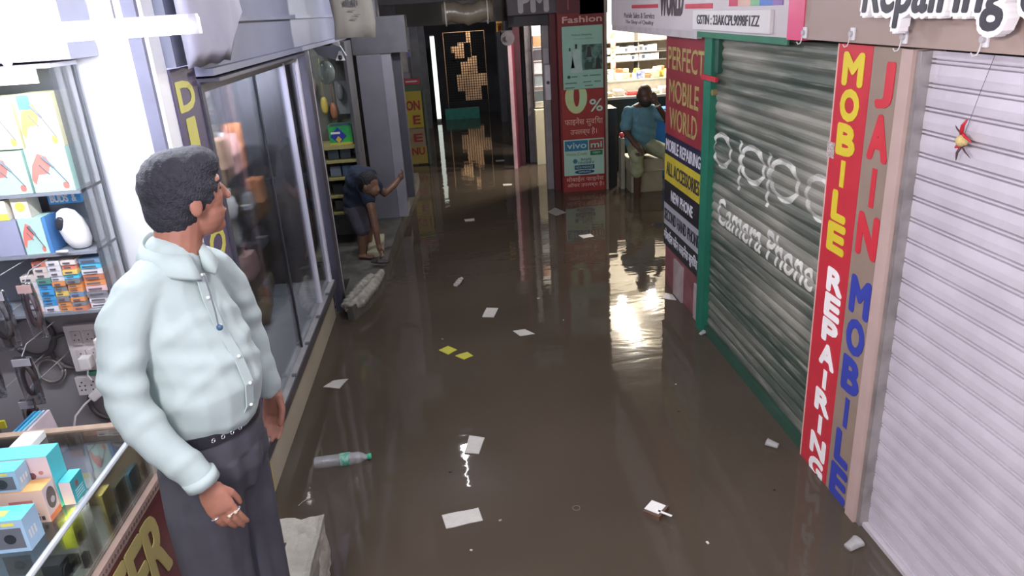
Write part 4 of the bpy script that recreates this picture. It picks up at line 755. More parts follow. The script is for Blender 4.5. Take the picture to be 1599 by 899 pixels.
MB().box(-1.72, -1.44, 2.755, 2.80, 2.205, 2.2155).build('front_lip', wsh, lc)
mintc = M('mint_card', 'bfe3d8', .45, var=.03); redc = M('coral_print', 'f0897c', .5, var=.04); yelc = M('cream_yellow_card', 'f3efc6', .45, var=.05); ylp = M('bright_yellow_print', 'efe36a', .5); grp_ = M('grey_print', '7e8288', .5); tealp = M('teal_print', '66c9bb', .5)
def trimmer(x0, x1, z0, z1, y, base, blob, label, nm='trimmer_box', dep=.13, top=None):
    b_ = thing(nm, label, 'box', ((x0 + x1) / 2, y, z0)); w, h = x1 - x0, z1 - z0
    MB().box(x0, x1, y, y + dep, z0, z1).build('carton', base, b_)
    P = [(x0 + w * (.0 + .0), z0 + h * .30), (x0 + w * .10, z0 + h * .62), (x0 + w * .30, z0 + h * .88), (x0 + w * .50, z0 + h * .80), (x0 + w * .55, z0 + h * .62), (x0 + w * .45, z0 + h * .42), (x0 + w * .20, z0 + h * .40), (x0 + w * .08, z0 + h * .18)]
    MB().add([(a, y - .001, c_) for a, c_ in P], [tuple(range(8))]).build('printed_blob', blob, b_)
    MB().tube([(x0 + w * .40, y - .004, z0 + h * .80), (x0 + w * .62, y - .004, z0 + h * .55)], [.006, .004], 8).build('printed_trimmer_head', grp_, b_)
    MB().tube([(x0 + w * .60, y - .003, z0 + h * .57), (x0 + w * .88, y - .003, z0 + h * .16)], .0018, 6).build('printed_cable', grp_, b_)
    MB().tube([(x0 + w * .28, y - .003, z0 + h * .62), (x0 + w * .48, y - .003, z0 + h * .40)], .0022, 6).build('printed_handle', grp_, b_)
    MB().ball((x0 + w * .80, y - .0005, z0 + h * .13), (w * .08, .001, h * .09), 12).build('printed_dot', blob, b_)
    if top: MB().box(x0 + w * .1, x0 + w * .42, y - .0012, y, z0 + h * .72, z0 + h * .99).build('printed_corner', top, b_)
    return b_
trimmer(-1.565, -1.42, 1.761, 1.925, 2.835, mintc, redc, 'mint trimmer box with coral print, right one of the middle shelf row')
trimmer(-1.715, -1.575, 1.761, 1.92, 2.835, mintc, redc, 'mint trimmer box with coral print, left one of the middle shelf row')
trimmer(-1.555, -1.42, 1.926, 2.115, 2.84, yelc, ylp, 'cream and yellow box stacked on the right mint trimmer box', nm='earphone_box', top=tealp)
trimmer(-1.70, -1.565, 1.926, 2.11, 2.84, yelc, ylp, 'cream and yellow box stacked on the left mint trimmer box', nm='earphone_box', top=tealp)
trimmer(-1.665, -1.58, 1.525, 1.665, 2.84, mintc, redc, 'mint and blue trimmer box next to the white dome camera', dep=.1)
MB()
tag(MB().box(-1.578, -1.565, 2.84, 2.94, 1.525, 1.665).build('blue_box', M('mid_blue_card', '5d92cc', .4, var=.05)), 'slim blue box squeezed between mint trimmer box and white camera', 'box')
wcx = thing('white_carton', 'white carton with pale yellow circle standing on mint blue trimmer box', 'box', (-1.63, 2.85, 1.67))
MB().box(-1.675, -1.615, 2.85, 2.93, 1.666, 1.745).build('carton', M('warm_white_card', 'efe9d8', .45, var=.03), wcx); MB().cyl((-1.645, 2.8495, 1.71), (-1.645, 2.848, 1.71), .018, 18).build('printed_circle', ylp, wcx)
tag(MB().box(-1.76, -1.69, 2.84, 2.95, 1.665, 1.74).box(-1.76, -1.69, 2.8385, 2.84, 1.665, 1.69, 1).build('cream_box', [MC['warm_white_card'], ylp]), 'cream box with yellow lower band at left end of camera shelf', 'box')
tag(MB().box(-1.80, -1.672, 2.84, 2.96, 1.525, 1.664).build('lavender_box', M('lavender_card', 'a9abc4', .5, var=.08)), 'plain lavender box left of the mint and blue trimmer box', 'box')
gb_ = tag(MB().box(-1.60, -1.42, 2.96, 3.015, 1.525, 1.70).build('grey_carton', M('grey_card', '80858c', .5, var=.1)), 'grey carton behind the white dome camera', 'box')
bd = thing('earbud_box', 'slim bright blue earbud box with white capitals on grey carton', 'box', (-1.5, 2.95, 1.70))
MB().box(-1.565, -1.445, 2.90, 3.0, 1.7005, 1.742).build('carton', M('sky_blue_card', '4aa0e0', .4, var=.04), bd); ftext('BUDS', 2.899, -1.555, 1.708, -1.49, 1.735, wsh, bd, bold=.03); ftext('&', 2.899, -1.475, 1.708, -1.46, 1.735, wsh, bd, bold=.03)
hc = thing('home_camera', 'white egg-shaped home camera with dark oval lens on shelf', 'camera', (-1.49, 2.88, 1.525))
MB().rings([[(-1.492 + r_ * math.cos(a) + dx, 2.885 + r_ * math.sin(a), z) for a in [2 * math.pi * k / 22 for k in range(22)]] for r_, z, dx in ((.02, 1.526, .015), (.034, 1.532, .013), (.047, 1.56, .008), (.050, 1.60, .0), (.046, 1.64, -.008), (.032, 1.672, -.014), (.012, 1.684, -.017))]).build('body', M('gloss_white_plastic', 'f2f0ee', .25, var=.02), hc, True)
MB().ball((-1.517, 2.845, 1.635), (.018, .012, .028), 16, R=Matrix.Rotation(.25, 3, 'Y')).build('lens', M('dark_lens', '3b3d44', .2), hc, True)
MB().tube([(-1.55, 2.83, 1.53), (-1.50, 2.81, 1.535)], .006, 8).build('foot_arm', MC['gloss_white_plastic'], hc, True)
# cartons in columns on the lower shelf
CC = {'coral': 'ea8f78', 'cream': 'efe2d8', 'green': '6aa596', 'blue': '58b0ea', 'white': 'ece8ea', 'orange': 'efa267', 'grey': '8d8f92', 'yellow': 'f2d479', 'cyan': '63cdf0', 'slate': '7f9fc0', 'pink': 'eac6c6', 'rust': 'd98a68'}
colsx = [(-1.735, -1.672, 2.86), (-1.670, -1.612, 2.85), (-1.610, -1.556, 2.84), (-1.554, -1.496, 2.835), (-1.494, -1.41, 2.85)]
stacks = [['white', 'white', 'white', 'white', 'white', 'cream'], ['white', 'blue', 'blue', 'blue', 'blue', 'green', 'cream', 'cream', 'coral'], ['orange', 'orange', 'grey', 'yellow', 'grey', 'orange', 'white', 'white', 'white', 'white'], ['rust', 'grey', 'orange', 'slate', 'orange', 'orange', 'grey', 'cyan', 'yellow', 'coral', 'cream'], ['white', 'white', 'grey', 'pink', 'orange', 'rust', 'white', 'cyan', 'slate']]
pos = ['far left stack', 'second stack from the left', 'middle stack', 'second stack from the right', 'far right stack']
for ci, (st_, (x0, x1, y)) in enumerate(zip(stacks, colsx)):
    z = 1.2825; n_ = len(st_); hh = (.21 if ci else .15) / n_
    for k, cn in enumerate(st_):
        dx = random.uniform(-.001, .001) 
        m_ = M('card_' + cn, CC[cn], .45, var=.05)
        o = MB().box(x0 + .002 + dx, x1 - .002 + dx, y + random.uniform(-.004, .004), 3.0, z, z + hh - .0008).box(x0 + .012, x1 - .02, y - .0055, y - .0045, z + hh * .3, z + hh * .6, 1).build('accessory_carton', [m_, M('card_print', 'b9aeb0' if cn != 'white' else '6c6a74', .5)])
        tag(o, f'slim {cn} accessory carton in the {pos[ci]} on lower shop shelf', 'box', f'{cn} cartons, {pos[ci]}'); z += hh
# wall below the shelf with hanging cable coils, switch board and power strip
struct(MB().box(-3.04, -1.16, 3.0, 3.038, .335, 1.262).build('trim_7', M('warm_grey_panel', 'a29c9c', .6, var=.1, scale=3)))
def coil(x, z, r_, w, hx, label, y=2.985, n=1):
    mb = MB()
    for k in range(n): mb.tube([(x + (r_ - k * .01) * math.cos(a), y - .006 * k, z + (r_ - .01 * k) * math.sin(a) * 1.05) for a in [2 * math.pi * j / 28 for j in range(29)]], w, 8)
    return tag(mb.build('cable_coil', C(hx, .45), smooth=True), label, 'cable')
coil(-1.83, 1.13, .085, .011, '5a5658', 'thick dark cable coil hanging under cartons, leftmost'); coil(-1.70, 1.05, .075, .009, '5c5654', 'dark cable coil half hidden behind the upper switch board')
coil(-1.80, .97, .06, .006, '8f8884', 'thin greyish cable coil below thick dark coil', n=2); coil(-1.60, .795, .085, .008, '6b6462', 'dark cable coil under the power strip', n=2); coil(-1.60, .66, .035, .008, '8a4a50', 'reddish small cable loop under the power strip'); coil(-1.44, .86, .06, .009, '5f5a5c', 'dark cable coil right of the power strip')
sb = thing('switch_board', 'white wall switch board with two rows of sockets and adapters', 'switch board', (-1.56, 2.98, 1.07))
pw_ = M('ivory_plastic', 'd9d0cc', .4, var=.05); hole = C('3c3a3c', .5)
MB().box(-1.58, -1.46, 2.955, 2.999, 1.0, 1.16).box(-1.67, -1.44, 2.93, 2.955, .975, 1.185).build('plate', pw_, sb, bevel=.003)
for r_ in range(2):
    for k in range(4):
        x = -1.625 + k * .052; z = 1.13 - r_ * .085
        MB().box(x - .02, x + .02, 2.923, 2.93, z - .03, z + .03).build('socket_module', C('cfc6c2', .4), sb)
        for dx, dz in ((0, .014), (-.009, -.008), (.009, -.008)): MB().cyl((x + dx, 2.9222, z + dz), (x + dx, 2.924, z + dz), .003, 8).build('socket_hole', hole, sb)
for x, z, w in ((-1.60, 1.03, .022), (-1.53, 1.02, .025), (-1.52, 1.11, .02)):
    a_ = thing('power_adapter', {1.03: 'white charger plugged in lower left socket of switch board', 1.02: 'white charger plugged in lower right socket of switch board', 1.11: 'white charger plugged in the upper row of switch board'}[z], 'charger', (x, 2.93, z))
    MB().box(x - w, x + w, 2.88, 2.922, z - .028, z + .024).build('body', M('white_charger', 'e6dfdc', .3, var=.03), a_, bevel=.004)
    MB().tube([(x, 2.90, z - .028), (x - .01, 2.90, z - .06), (x + .0, 2.90, z - .085)], .0035, 6).build('cable', MC['white_charger'], a_)
tag(MB().box(-1.63, -1.585, 2.93, 2.999, .953, .970).build('green_plug', C('55a083')), 'small green plug between switch board and power strip', 'plug')
pst = thing('power_strip', 'white five-socket power strip with thick white plug and cable', 'power strip', (-1.56, 2.98, .9))
MB().box(-1.58, -1.47, 2.955, 2.999, .89, .94).box(-1.685, -1.44, 2.93, 2.955, .862, .948).build('body', pw_, pst, bevel=.003)
for k in range(5):
    x = -1.66 + k * .048
    for dx, dz in ((0, .018), (-.011, .002), (.011, .002), (-.008, -.018), (.008, -.018)): MB().cyl((x + dx, 2.929, .905 + dz), (x + dx, 2.9305, .905 + dz), .0038, 8).build('socket_hole', hole, pst)
wpl = thing('white_plug', 'white plug in power strip with curving cable down to counter', 'plug', (-1.58, 2.9, .88))
MB().obox((-1.585, 2.903, .885), (.075, .05, .038), ry=-.6).build('body', MC['white_charger'], wpl, bevel=.008)
MB().tube([(-1.615, 2.91, .865), (-1.65, 2.89, .84), (-1.69, 2.87, .80), (-1.705, 2.86, .75), (-1.705, 2.86, .69), (-1.70, 2.87, .60)], .0045, 8).build('cable', MC['white_charger'], wpl, True)
# hanging packets at left
plast = glass('clear_packet', (.84, .83, .85), .10)
hp = [(-1.70, 2.62, 1.345, .10, .24, '5f5a60', 'dark grey cable packet hanging left of cartons, upper one'), (-1.60, 2.66, 1.36, .055, .22, '8a7478', 'mauve-brown cable packet hanging against the cartons'),
      (-1.76, 2.55, 1.18, .09, .22, '4b4a52', 'dark headphone packet hanging at left edge, middle height'), (-1.655, 2.60, 1.105, .07, .20, '6b686e', 'grey packet hanging beside the thick dark cable coil'),
      (-1.80, 2.50, .945, .10, .15, '45424a', 'dark packet with yellow tag at left edge'), (-1.70, 2.62, .92, .055, .20, '6d5050', 'brownish earphone packet near the white plug cable')]
for x, y, z, w, h, hx, lb in hp:
    t = thing('hanging_packet', lb, 'packet', (x, y, z))
    MB().rings([[(x + dx * w / 2 * a, y + dy * .009 * (1 if abs(tt - .5) < .4 else .3), z - h / 2 + h * tt) for dx, dy in ((-1, -1), (0, -1.6), (1, -1), (1, 1), (0, 1.6), (-1, 1))] for tt, a in ((0, .92), (.1, 1), (.35, .97), (.7, 1), (.95, .95), (1, .9))]).build('pouch', plast, t, True)
    MB().tube([(x + w * .28 * math.cos(a), y, z + h * .28 * math.sin(a)) for a in [2 * math.pi * j / 18 for j in range(19)]], .008, 7).build('coiled_cable', C(hx, .5), t, True)
    MB().box(x - w / 2 * .9, x + w / 2 * .9, y - .016, y - .012, z + h * .34, z + h * .48).build('card_header', C('c9a6a0' if 'mauve' in lb else 'b5b2b8'), t)
    MB().tube([(x, y, z + h / 2), (x, y + .05, z + h / 2 + .03), (x, 3.0, z + h / 2 + .03)], .002, 5).build('peg', C('a9a6a8', .3), t)
tag(MB().box(-1.735, -1.705, 2.47, 2.478, .985, 1.015).build('yellow_tag', C('dcd23c')), 'small yellow tag on the dark packet at left edge', 'tag')
# lattice of boxes behind the counter's end
rbx = thing('red_patterned_box', 'red box printed with pale flowers at the left, behind counter', 'box', (-1.75, 2.4, .9))
MB().box(-1.98, -1.64, 2.33, 2.37, .72, 1.02).build('carton', M('maroon_red_card', '8f3b44', .5, var=.12), rbx)
for k in range(16): MB().ball((-1.68 - random.random() * .2, 2.329, .76 + random.random() * .24), (.012, .0015, .009), 8).build('printed_flower', C('dcb3b4'), rbx)
for k, (hx, cn) in enumerate((('3f86b0', 'deep blue'), ('4fb6dc', 'sky blue'), ('9cc0d0', 'pale blue'), ('d8c8cc', 'pinkish white'))):
    tag(MB().obox((-1.615 + .016 * k, 2.44, .86), (.011, .2, .30), ry=-.12).build('folder', C(hx, .35), bevel=.002), f'{cn} plastic folder standing beside the red flowered box', 'folder')
struct(MB().box(-2.2, -1.45, 2.28, 2.85, .33, .70).build('trim_8', gsh))
# ---- counter
gc = thing('glass_counter', 'glass-topped shop counter with maroon front sign reading EER', 'counter', (-1.4, 1.3, .3))
tan = M('tan_wood', 'a8907c', .5, var=.15, scale=20)
MB().box(-2.2, -1.12, 2.185, 2.215, .335, 1.105).build('end_board', tan, gc)
MB().box(-2.2, -1.105, -.3, 2.183, 1.092, 1.10).build('glass_top', glass('counter_glass', (.80, .84, .86), .12), gc)
MB().tube([(-1.10, -.3, 1.098), (-1.10, 2.19, 1.098)], .0085, 8).build('edge_strip', M('bright_strip', 'd3d9de', .25, .2, var=.05), gc)
MB().box(-1.102, -1.098, -.3, 2.19, .905, 1.088).build('front_glass', glass('front_glass_m', (.86, .9, .88), .08), gc)
MB().box(-2.2, -1.105, -.3, 2.183, .80, .812).build('inner_shelf', M('inner_white', 'c9ccc8', .4, var=.06), gc)
MB().box(-1.11, -1.086, -.3, 2.20, .335, .875).build('maroon_front', M('maroon_laminate', '6a3036', .4, var=.15, scale=3), gc)
MB().box(-1.46, -1.45, -.3, 2.18, .813, 1.085).build('inner_back', MC['inner_white'], gc)
area('counter_fill', (-1.13, 1.5, 1.075), (0.03, 1.2), 5, (1, 1, 1), (0, math.radians(38), 0))  # added to lighten the inside of the counter, not a fixture
ob = MB().box(-1.10, -1.078, -.3, 2.205, .872, .905)
for k in range(60): ob.obox((-1.0775, 2.19 - k * .02, .8885), (.002, .011, .011), m=1, rx=.78)
ob.build('carved_strip', [M('tan_carved', 'a38a80', .55, var=.1), M('tan_carved_dark', '6e5550', .6)], gc)
MB().box(-1.112, -1.085, 2.20, 2.215, .335, 1.09).build('corner_angle', C('9a8f8c', .35), gc)
gold2 = M('pale_gold_letters', 'b9aa6c', .45, var=.1)
for chh, y0, y1 in (('E', 1.735, 1.845), ('E', 1.865, 1.965), ('R', 1.985, 2.115)): ltext(chh, -1.085, y0, .60, y1, .835, gold2, gc, bold=.025, depth=.004)
ltext('MOBILES', -1.085, 1.6, .43, 2.13, .50, M('grey_pink_letters', 'b59a9c', .5), gc) if False else None
# goods inside the counter
def cbox(nm, x0, x1, y0, y1, z0, z1, m, label, faces=()):
    t = thing(nm, label, 'box', ((x0 + x1) / 2, (y0 + y1) / 2, z0)); MB().box(x0, x1, y0, y1, z0, z1).build('carton', m, t)
    for fn_, mm in faces: fn_(t, mm)
    return t
ch_ = lambda y0, y1, z0, z1, col, lb, nm='phone_case': tag(MB().box(-1.13, -1.122, y0, y1, z0, z1).box(-1.122, -1.121, y0 + (y1 - y0) * .2, y1 - (y1 - y0) * .2, z0 + (z1 - z0) * .15, z1 - (z1 - z0) * .45, 1).build(nm, [col, C('2f3a44', .4)], bevel=0), lb, 'phone case')
MB().box(-1.14, -1.131, 1.2, 2.15, .813, .835).build('case_rail', gsh, gc)
ch_(2.08, 2.15, .836, .985, C('5b9db8', .4), 'blue phone case upright in counter, nearest the tan end board')
ch_(1.99, 2.055, .836, 1.0, C('46503c', .5), 'dark olive phone case upright in counter beside the blue one')
ch_(1.91, 1.965, .836, 1.03, C('bfae5c', .5), 'tan-yellow phone case upright in counter beside olive one')
tag(MB().box(-1.17, -1.145, 1.84, 1.88, .8135, 1.05).build('white_card', cardw), 'white price card standing inside the counter', 'card')
tag(MB().box(-1.16, -1.125, 1.745, 1.80, .98, 1.075).box(-1.1249, -1.124, 1.755, 1.775, .985, 1.02, 1).build('lime_box', [C('c5cc3c', .4), C('4a4c30')]), 'lime yellow box hanging high inside counter front', 'box')
tag(MB().box(-1.135, -1.12, 1.755, 1.775, .90, .945).build('black_tag', C('2c3038')), 'tiny black square tag hanging in counter below lime box', 'tag')
wt = thing('watch_box', 'black smart watch box with round dial inside counter', 'box', (-1.14, 1.68, .95))
MB().box(-1.18, -1.13, 1.655, 1.70, .93, 1.0).build('carton', C('33343a', .4), wt, bevel=.004); MB().box(-1.18, -1.13, 1.702, 1.745, .93, .965).build('lower_carton', C('2e2f34', .4), wt, bevel=.003)
MB().cyl((-1.129, 1.675, .968), (-1.126, 1.675, .968), .018, 18).build('dial', C('55585e', .3), wt)
tag(MB().box(-1.35, -1.24, 2.08, 2.165, 1.0, 1.06).box(-1.35, -1.24, 2.0795, 2.08, 1.0, 1.06, 1).build('white_phone_box', [cardw, C('d9d2ca')]), 'white phone box under counter glass at the tan back board', 'box')
tag(MB().box(-1.40, -1.355, 2.03, 2.165, 1.0, 1.04).build('red_phone_box', C('cc6a70')), 'red-pink narrow box under glass, left of the white phone box', 'box')
tag(MB().box(-1.34, -1.22, 1.94, 2.06, .985, 1.02).build('blue_printed_sheet', M('blue_print_card', '6c9cb4', .4, col2='dfe6ea', scale=60)), 'blue printed packet under counter glass before white phone box', 'packet')
for a, b2 in ((-1.42, -1.2),): MB().box(a, b2, 1.90, 2.17, .975, .984).build('upper_glass_shelf', M('shelf_pale', 'b5bdbf', .3), gc)
tag(MB().box(-1.45, -1.385, 2.02, 2.17, 1.101, 1.125).build('white_slab_box', cardw, bevel=.002), 'plain white box lying on the counter at the back, left of centre', 'box')
# gadget boxes on top of the counter
tealc = M('teal_card', '5fd0d8', .4, var=.04); pinkc = M('pale_pink_card', 'e6cfd0', .45, var=.04); lblue = M('light_blue_card', 'a6c4dc', .45, var=.05); orgc = M('orange_card', 'f3ba72', .45, var=.05); lens = M('lens_grey', '6c6e76', .4); dlens = M('lens_black', '33343a', .3)
def gbox(nm, x0, x1, y0, y1, z0, z1, top, front, side, label, kind):
    t = thing(nm, label, 'box', ((x0 + x1) / 2, (y0 + y1) / 2, z0))
    MB().box(x0, x1, y0, y1, z0, z1 - .001).build('carton', front, t); MB().box(x0, x1 + .0006, y0, y1, z1 - .001, z1).build('lid', top, t); MB().box(x1, x1 + .0008, y0, y1, z0, z1 - .001).build('side_print', side, t)
    h = z1 - z0; w = x1 - x0
    if kind == 'lens':
        MB().box(x1 - .075, x1 - .008, y0 - .0008, y0, z0 + h * .12, z1 - h * .25).build('printed_gadget', lens, t)
        MB().cyl((x1 - .04, y0 - .0008, z0 + h * .42), (x1 - .04, y0 - .0018, z0 + h * .42), .014, 18).build('printed_lens', dlens, t)
        MB().box(x1 - .05, x1 - .02, y0 - .0012, y0 - .0002, z1 - h * .17, z1 - h * .08).build('printed_caption', ylp, t)
        for k in range(3): MB().box(x1 + .0008, x1 + .0014, y0 + .012 + k * .012, y0 + .018 + k * .012, z0 + h * .3, z0 + h * .55).build('printed_icon', cardw, t)
        MB().box(x0 + .03, x1 - .05, y0 + .02, y1 - .02, z1, z1 + .0005).build('lid_caption', C('c5dc6c'), t)
    if kind == 'speaker':
        MB().rings([[(x1 + .0012, (y0 + y1) / 2 + .002 + .021 * math.cos(a), z0 + h * .58 + .032 * math.sin(a)) for a in [2 * math.pi * k / 20 for k in range(20)]], [(x1 + .0018, (y0 + y1) / 2 + .002 + .02 * math.cos(a), z0 + h * .58 + .031 * math.sin(a)) for a in [2 * math.pi * k / 20 for k in range(20)]]]).build('printed_speaker', C('6e6460'), t)
        MB().cyl((x1 + .0018, (y0 + y1) / 2 + .004, z0 + h * .5), (x1 + .0026, (y0 + y1) / 2 + .004, z0 + h * .5), .009, 16).build('printed_cone', C('c5c2c4'), t)
        MB().box(x1 + .0008, x1 + .0016, y0, y1, z0, z0 + h * .17).build('orange_band', C('e8825c'), t)
        MB().box(x1 - .09, x1 - .03, y0 - .0008, y0, z0 + h * .62, z0 + h * .72).build('printed_caption', C('c97a70'), t)
        MB().tube([(x1 - .05, y0 - .002, z0 + h * .45), (x1 - .03, y0 - .002, z0 + h * .40), (x1 - .022, y0 - .002, z0 + h * .28), (x1 - .04, y0 - .002, z0 + h * .34), (x1 - .05, y0 - .002, z0 + h * .45)], .001, 5).build('printed_strap', C('9a5a54'), t)
        for k in (0, 1): MB().box(x1 - .032 + k * .012, x1 - .024 + k * .012, y0 - .001, y0, z0 + h * .08, z0 + h * .2).build('printed_icon', C('4a4040'), t)
    if kind == 'mic':
        MB().cyl((x1 - .05, y0 - .0015, z1 - h * .35), (x1 - .05, y0, z1 - h * .35), .010, 14).build('printed_round', C('8a5a5c'), t)
        MB().cyl((x1 - .025, y0 - .0015, z1 - h * .3), (x1 - .025, y0, z1 - h * .3), .006, 12).build('printed_round', C('c08a8a'), t)
    if kind == 'small':
        MB().cyl((x1 + .0008, (y0 + y1) / 2 - .005, z1 - h * .3), (x1 + .0016, (y0 + y1) / 2 - .005, z1 - h * .3), .009, 14).build('printed_round', C('8a6a6c'), t)
        for k in range(4): MB().box(x1 + .0008, x1 + .0014, y0 + .012, y1 - .01, z0 + h * (.12 + .11 * k), z0 + h * (.15 + .11 * k)).build('printed_line', C('bfe0e4'), t)
    return t
gbox('gadget_box', -1.36, -1.148, 1.708, 1.762, 1.1003, 1.20, orgc, M('peach_card', 'ecc6ae', .45, var=.04), pinkc, 'orange and peach speaker box with grey speaker print on end', 'speaker')
gbox('gadget_box', -1.36, -1.150, 1.772, 1.838, 1.1003, 1.262, tealc, pinkc, tealc, 'large teal-topped box with pink front behind orange speaker box', 'mic')
gbox('gadget_box', -1.34, -1.200, 1.712, 1.765, 1.2005, 1.262, tealc, lblue, lblue, 'teal and pale blue camera box lying on the orange speaker box', 'lens')
gbox('gadget_box', -1.34, -1.142, 1.595, 1.660, 1.1003, 1.195, tealc, lblue, lblue, 'teal and pale blue camera box on counter in front of orange box', 'lens')
gbox('gadget_box', -1.146, -1.116, 1.778, 1.842, 1.1003, 1.172, tealc, pinkc, M('deep_teal_card', '3cabb4', .4), 'small teal box with pink end at right of the gadget boxes', 'small')
# ================================================================== STANDING MAN
skin = M('brown_skin', '9c6a58', .5, var=.12, scale=25)
F = Vector((.906, -.423, 0)); Rt = Vector((-.423, -.906, 0))
HC = Vector((-.722, 1.985, 1.888)); fd = Vector((.80, .60, 0)).normalized(); fs_ = Vector((.60, -.80, 0))
RH = Matrix((fd, -fs_, Vector((0, 0, 1)))).transposed()
wr = Vector((-.735, 1.70, 1.178))
hd = (Vector((-.69, 1.70, 1.05)) - wr).normalized()     # hand direction
body = [
    ([(-.775, 1.93, 1.19), (-.77, 1.93, 1.30), (-.77, 1.93, 1.42), (-.79, 1.93, 1.55), (-.79, 1.93, 1.64), (-.775, 1.94, 1.68)], [(.12, .085), (.12, .09), (.12, .09), (.135, .09), (.13, .065), (.08, .06)], Rt),
    ([(-.775, 1.94, 1.66), (-.760, 1.955, 1.75), (-.745, 1.97, 1.83)], [.064, .060, .062]),
    ('ball', HC + Vector((0, 0, .012)), (.094, .076, .098), RH), ('ball', HC + fd * .034 + Vector((0, 0, -.055)), (.058, .056, .066), RH), ('ball', HC + fd * .045 + Vector((0, 0, -.015)), (.05, .056, .06), RH),
    ([HC + fd * .092 + Vector((0, 0, .01)), HC + fd * .110 + Vector((0, 0, -.022))], [.009, .0115]), ('ball', HC + fd * .074 + Vector((0, 0, -.060)), (.022, .030, .020), RH), ('ball', HC + fd * .062 + Vector((0, 0, -.094)), (.028, .030, .024), RH),
    ('ball', HC + fd * .074 + Vector((0, 0, .032)), (.020, .05, .018), RH),
    ('ball', HC + fs_ * .079 - fd * .004 + Vector((0, 0, -.018)), (.018, .009, .032), RH), ('ball', HC - fs_ * .079 - fd * .004 + Vector((0, 0, -.018)), (.018, .009, .032), RH),
    ([(-.835, 1.83, 1.66), (-.868, 1.765, 1.60), (-.874, 1.722, 1.50), (-.866, 1.706, 1.40), (-.813, 1.70, 1.292), wr], [.04, .042, .04, .038, .034, .028]),
    ([(-.72, 2.10, 1.63), (-.70, 2.17, 1.40), (-.67, 2.17, 1.26), (-.655, 2.17, 1.19)], [.05, .043, .036, .028]),
    ([(-.80, 1.87, 1.12), (-.82, 1.87, .80), (-.83, 1.87, .45), (-.82, 1.86, .38)], [.075, .06, .045, .04]), ([(-.765, 2.0, 1.12), (-.765, 2.0, .80), (-.765, 2.0, .45), (-.75, 2.0, .38)], [.075, .06, .045, .04]),
    ([(-.82, 1.86, .318), (-.70, 1.82, .303)], [(.035, .04), (.02, .045)], (0, 0, 1)), ([(-.74, 2.0, .318), (-.62, 1.96, .303)], [(.035, .04), (.02, .045)], (0, 0, 1))]
def hand(w, d, side, back, curl, sgn=1, rad=1.0):
    """palm and five fingers: d along the hand, side towards the thumb, back out of the back of the hand"""
    d, side, back = d.normalized(), side.normalized(), back.normalized(); out = []
    out.append(([w, w + d * .03, w + d * .075], [(.020, .026), (.016, .036), (.013, .040)], back))
    for k, (off, ln) in enumerate(((.028, .084), (.0095, .094), (-.0095, .086), (-.028, .068))):
        b0 = w + d * (.078 - abs(off) * .12) + side * off; c = curl * (1 + .12 * k)
        d1 = (d * math.cos(c * .5) - back * math.sin(c * .5)); d2 = (d * math.cos(c * 1.2) - back * math.sin(c * 1.2)); d3 = (d * math.cos(c * 1.7) - back * math.sin(c * 1.7))
        p1 = b0 + d1 * ln * .46; p2 = p1 + d2 * ln * .32; p3 = p2 + d3 * ln * .22
        out.append(([b0 - d * .02, b0, p1, p2, p3], [.0095, .0095, .0088, .0080, .0070]))
    t0 = w + d * .02 + side * .024 - back * .006; t1 = t0 + (d * .85 + side * .38 - back * .35).normalized() * .036; t2 = t1 + (d * .97 + side * .02 - back * .35).normalized() * .030; t3 = t2 + (d - side * .15 - back * .3).normalized() * .02
    out.append(([t0 - d * .01, t0, t1, t2, t3], [.012, .013, .0110, .0095, .0080])); return out
sideR = Vector((.78, .15, .55)); sideR = (sideR - hd * sideR.dot(hd)).normalized(); backR = sideR.cross(hd).normalized()
if backR.y > 0: backR = -backR
body += hand(wr + hd * .018, hd, sideR, backR, .30)
wl = Vector((-.652, 2.17, 1.185)); hl = Vector((-.12, 0.0, -1)).normalized(); sideL = Vector((.9, -.2, -.1)); sideL = (sideL - hl * sideL.dot(hl)).normalized(); backL = Vector((.3, 1, 0)); backL = (backL - hl * backL.dot(hl) - sideL * backL.dot(sideL)).normalized()
body += hand(wl, hl, sideL, backL, .5)
man = fuse('person', body, skin, voxel=.0042, smooth=3); tag(man, 'man in pale mint shirt and dark grey trousers standing at counter, looking down passage', 'person')
def wrk(c):
    return .0035 * math.sin(c.z * 60 + c.x * 25 + 2 * math.sin(c.z * 17)) * math.sin(c.y * 22 + c.z * 12) + .004 * max(0, math.sin(c.z * 34 + c.y * 18 - c.x * 30)) ** 3
shirtm = M('mint_shirt_cloth', 'a5b2b0', .75, var=.03, scale=30)
shirt = fuse('shirt', [
    ([(-.778, 1.93, 1.255), (-.760, 1.925, 1.30), (-.750, 1.92, 1.37), (-.762, 1.925, 1.46), (-.785, 1.93, 1.55), (-.792, 1.93, 1.64), (-.784, 1.94, 1.70), (-.775, 1.945, 1.735)], [(.150, .118), (.160, .134), (.165, .142), (.165, .134), (.165, .122), (.150, .100), (.112, .082), (.080, .070)], Rt),
    ([(-.80, 1.89, 1.70), (-.84, 1.82, 1.665), (-.868, 1.765, 1.60), (-.876, 1.722, 1.50), (-.866, 1.705, 1.40), (-.815, 1.70, 1.295), (-.757, 1.70, 1.215), (-.745, 1.70, 1.196)], [.055, .062, .060, .056, .053, .050, .044, .043]),
    ([(-.76, 2.0, 1.70), (-.73, 2.06, 1.66), (-.705, 2.12, 1.58), (-.70, 2.155, 1.50), (-.695, 2.175, 1.40), (-.675, 2.17, 1.27), (-.662, 2.17, 1.21)], [.055, .060, .058, .055, .052, .047, .043])], shirtm, man, voxel=.006, smooth=5, disp=wrk)
cuffR = MB().tube([wr - hd * .028, wr + hd * .002], [.047, .046], 22).build('cuff', shirtm, man, True)
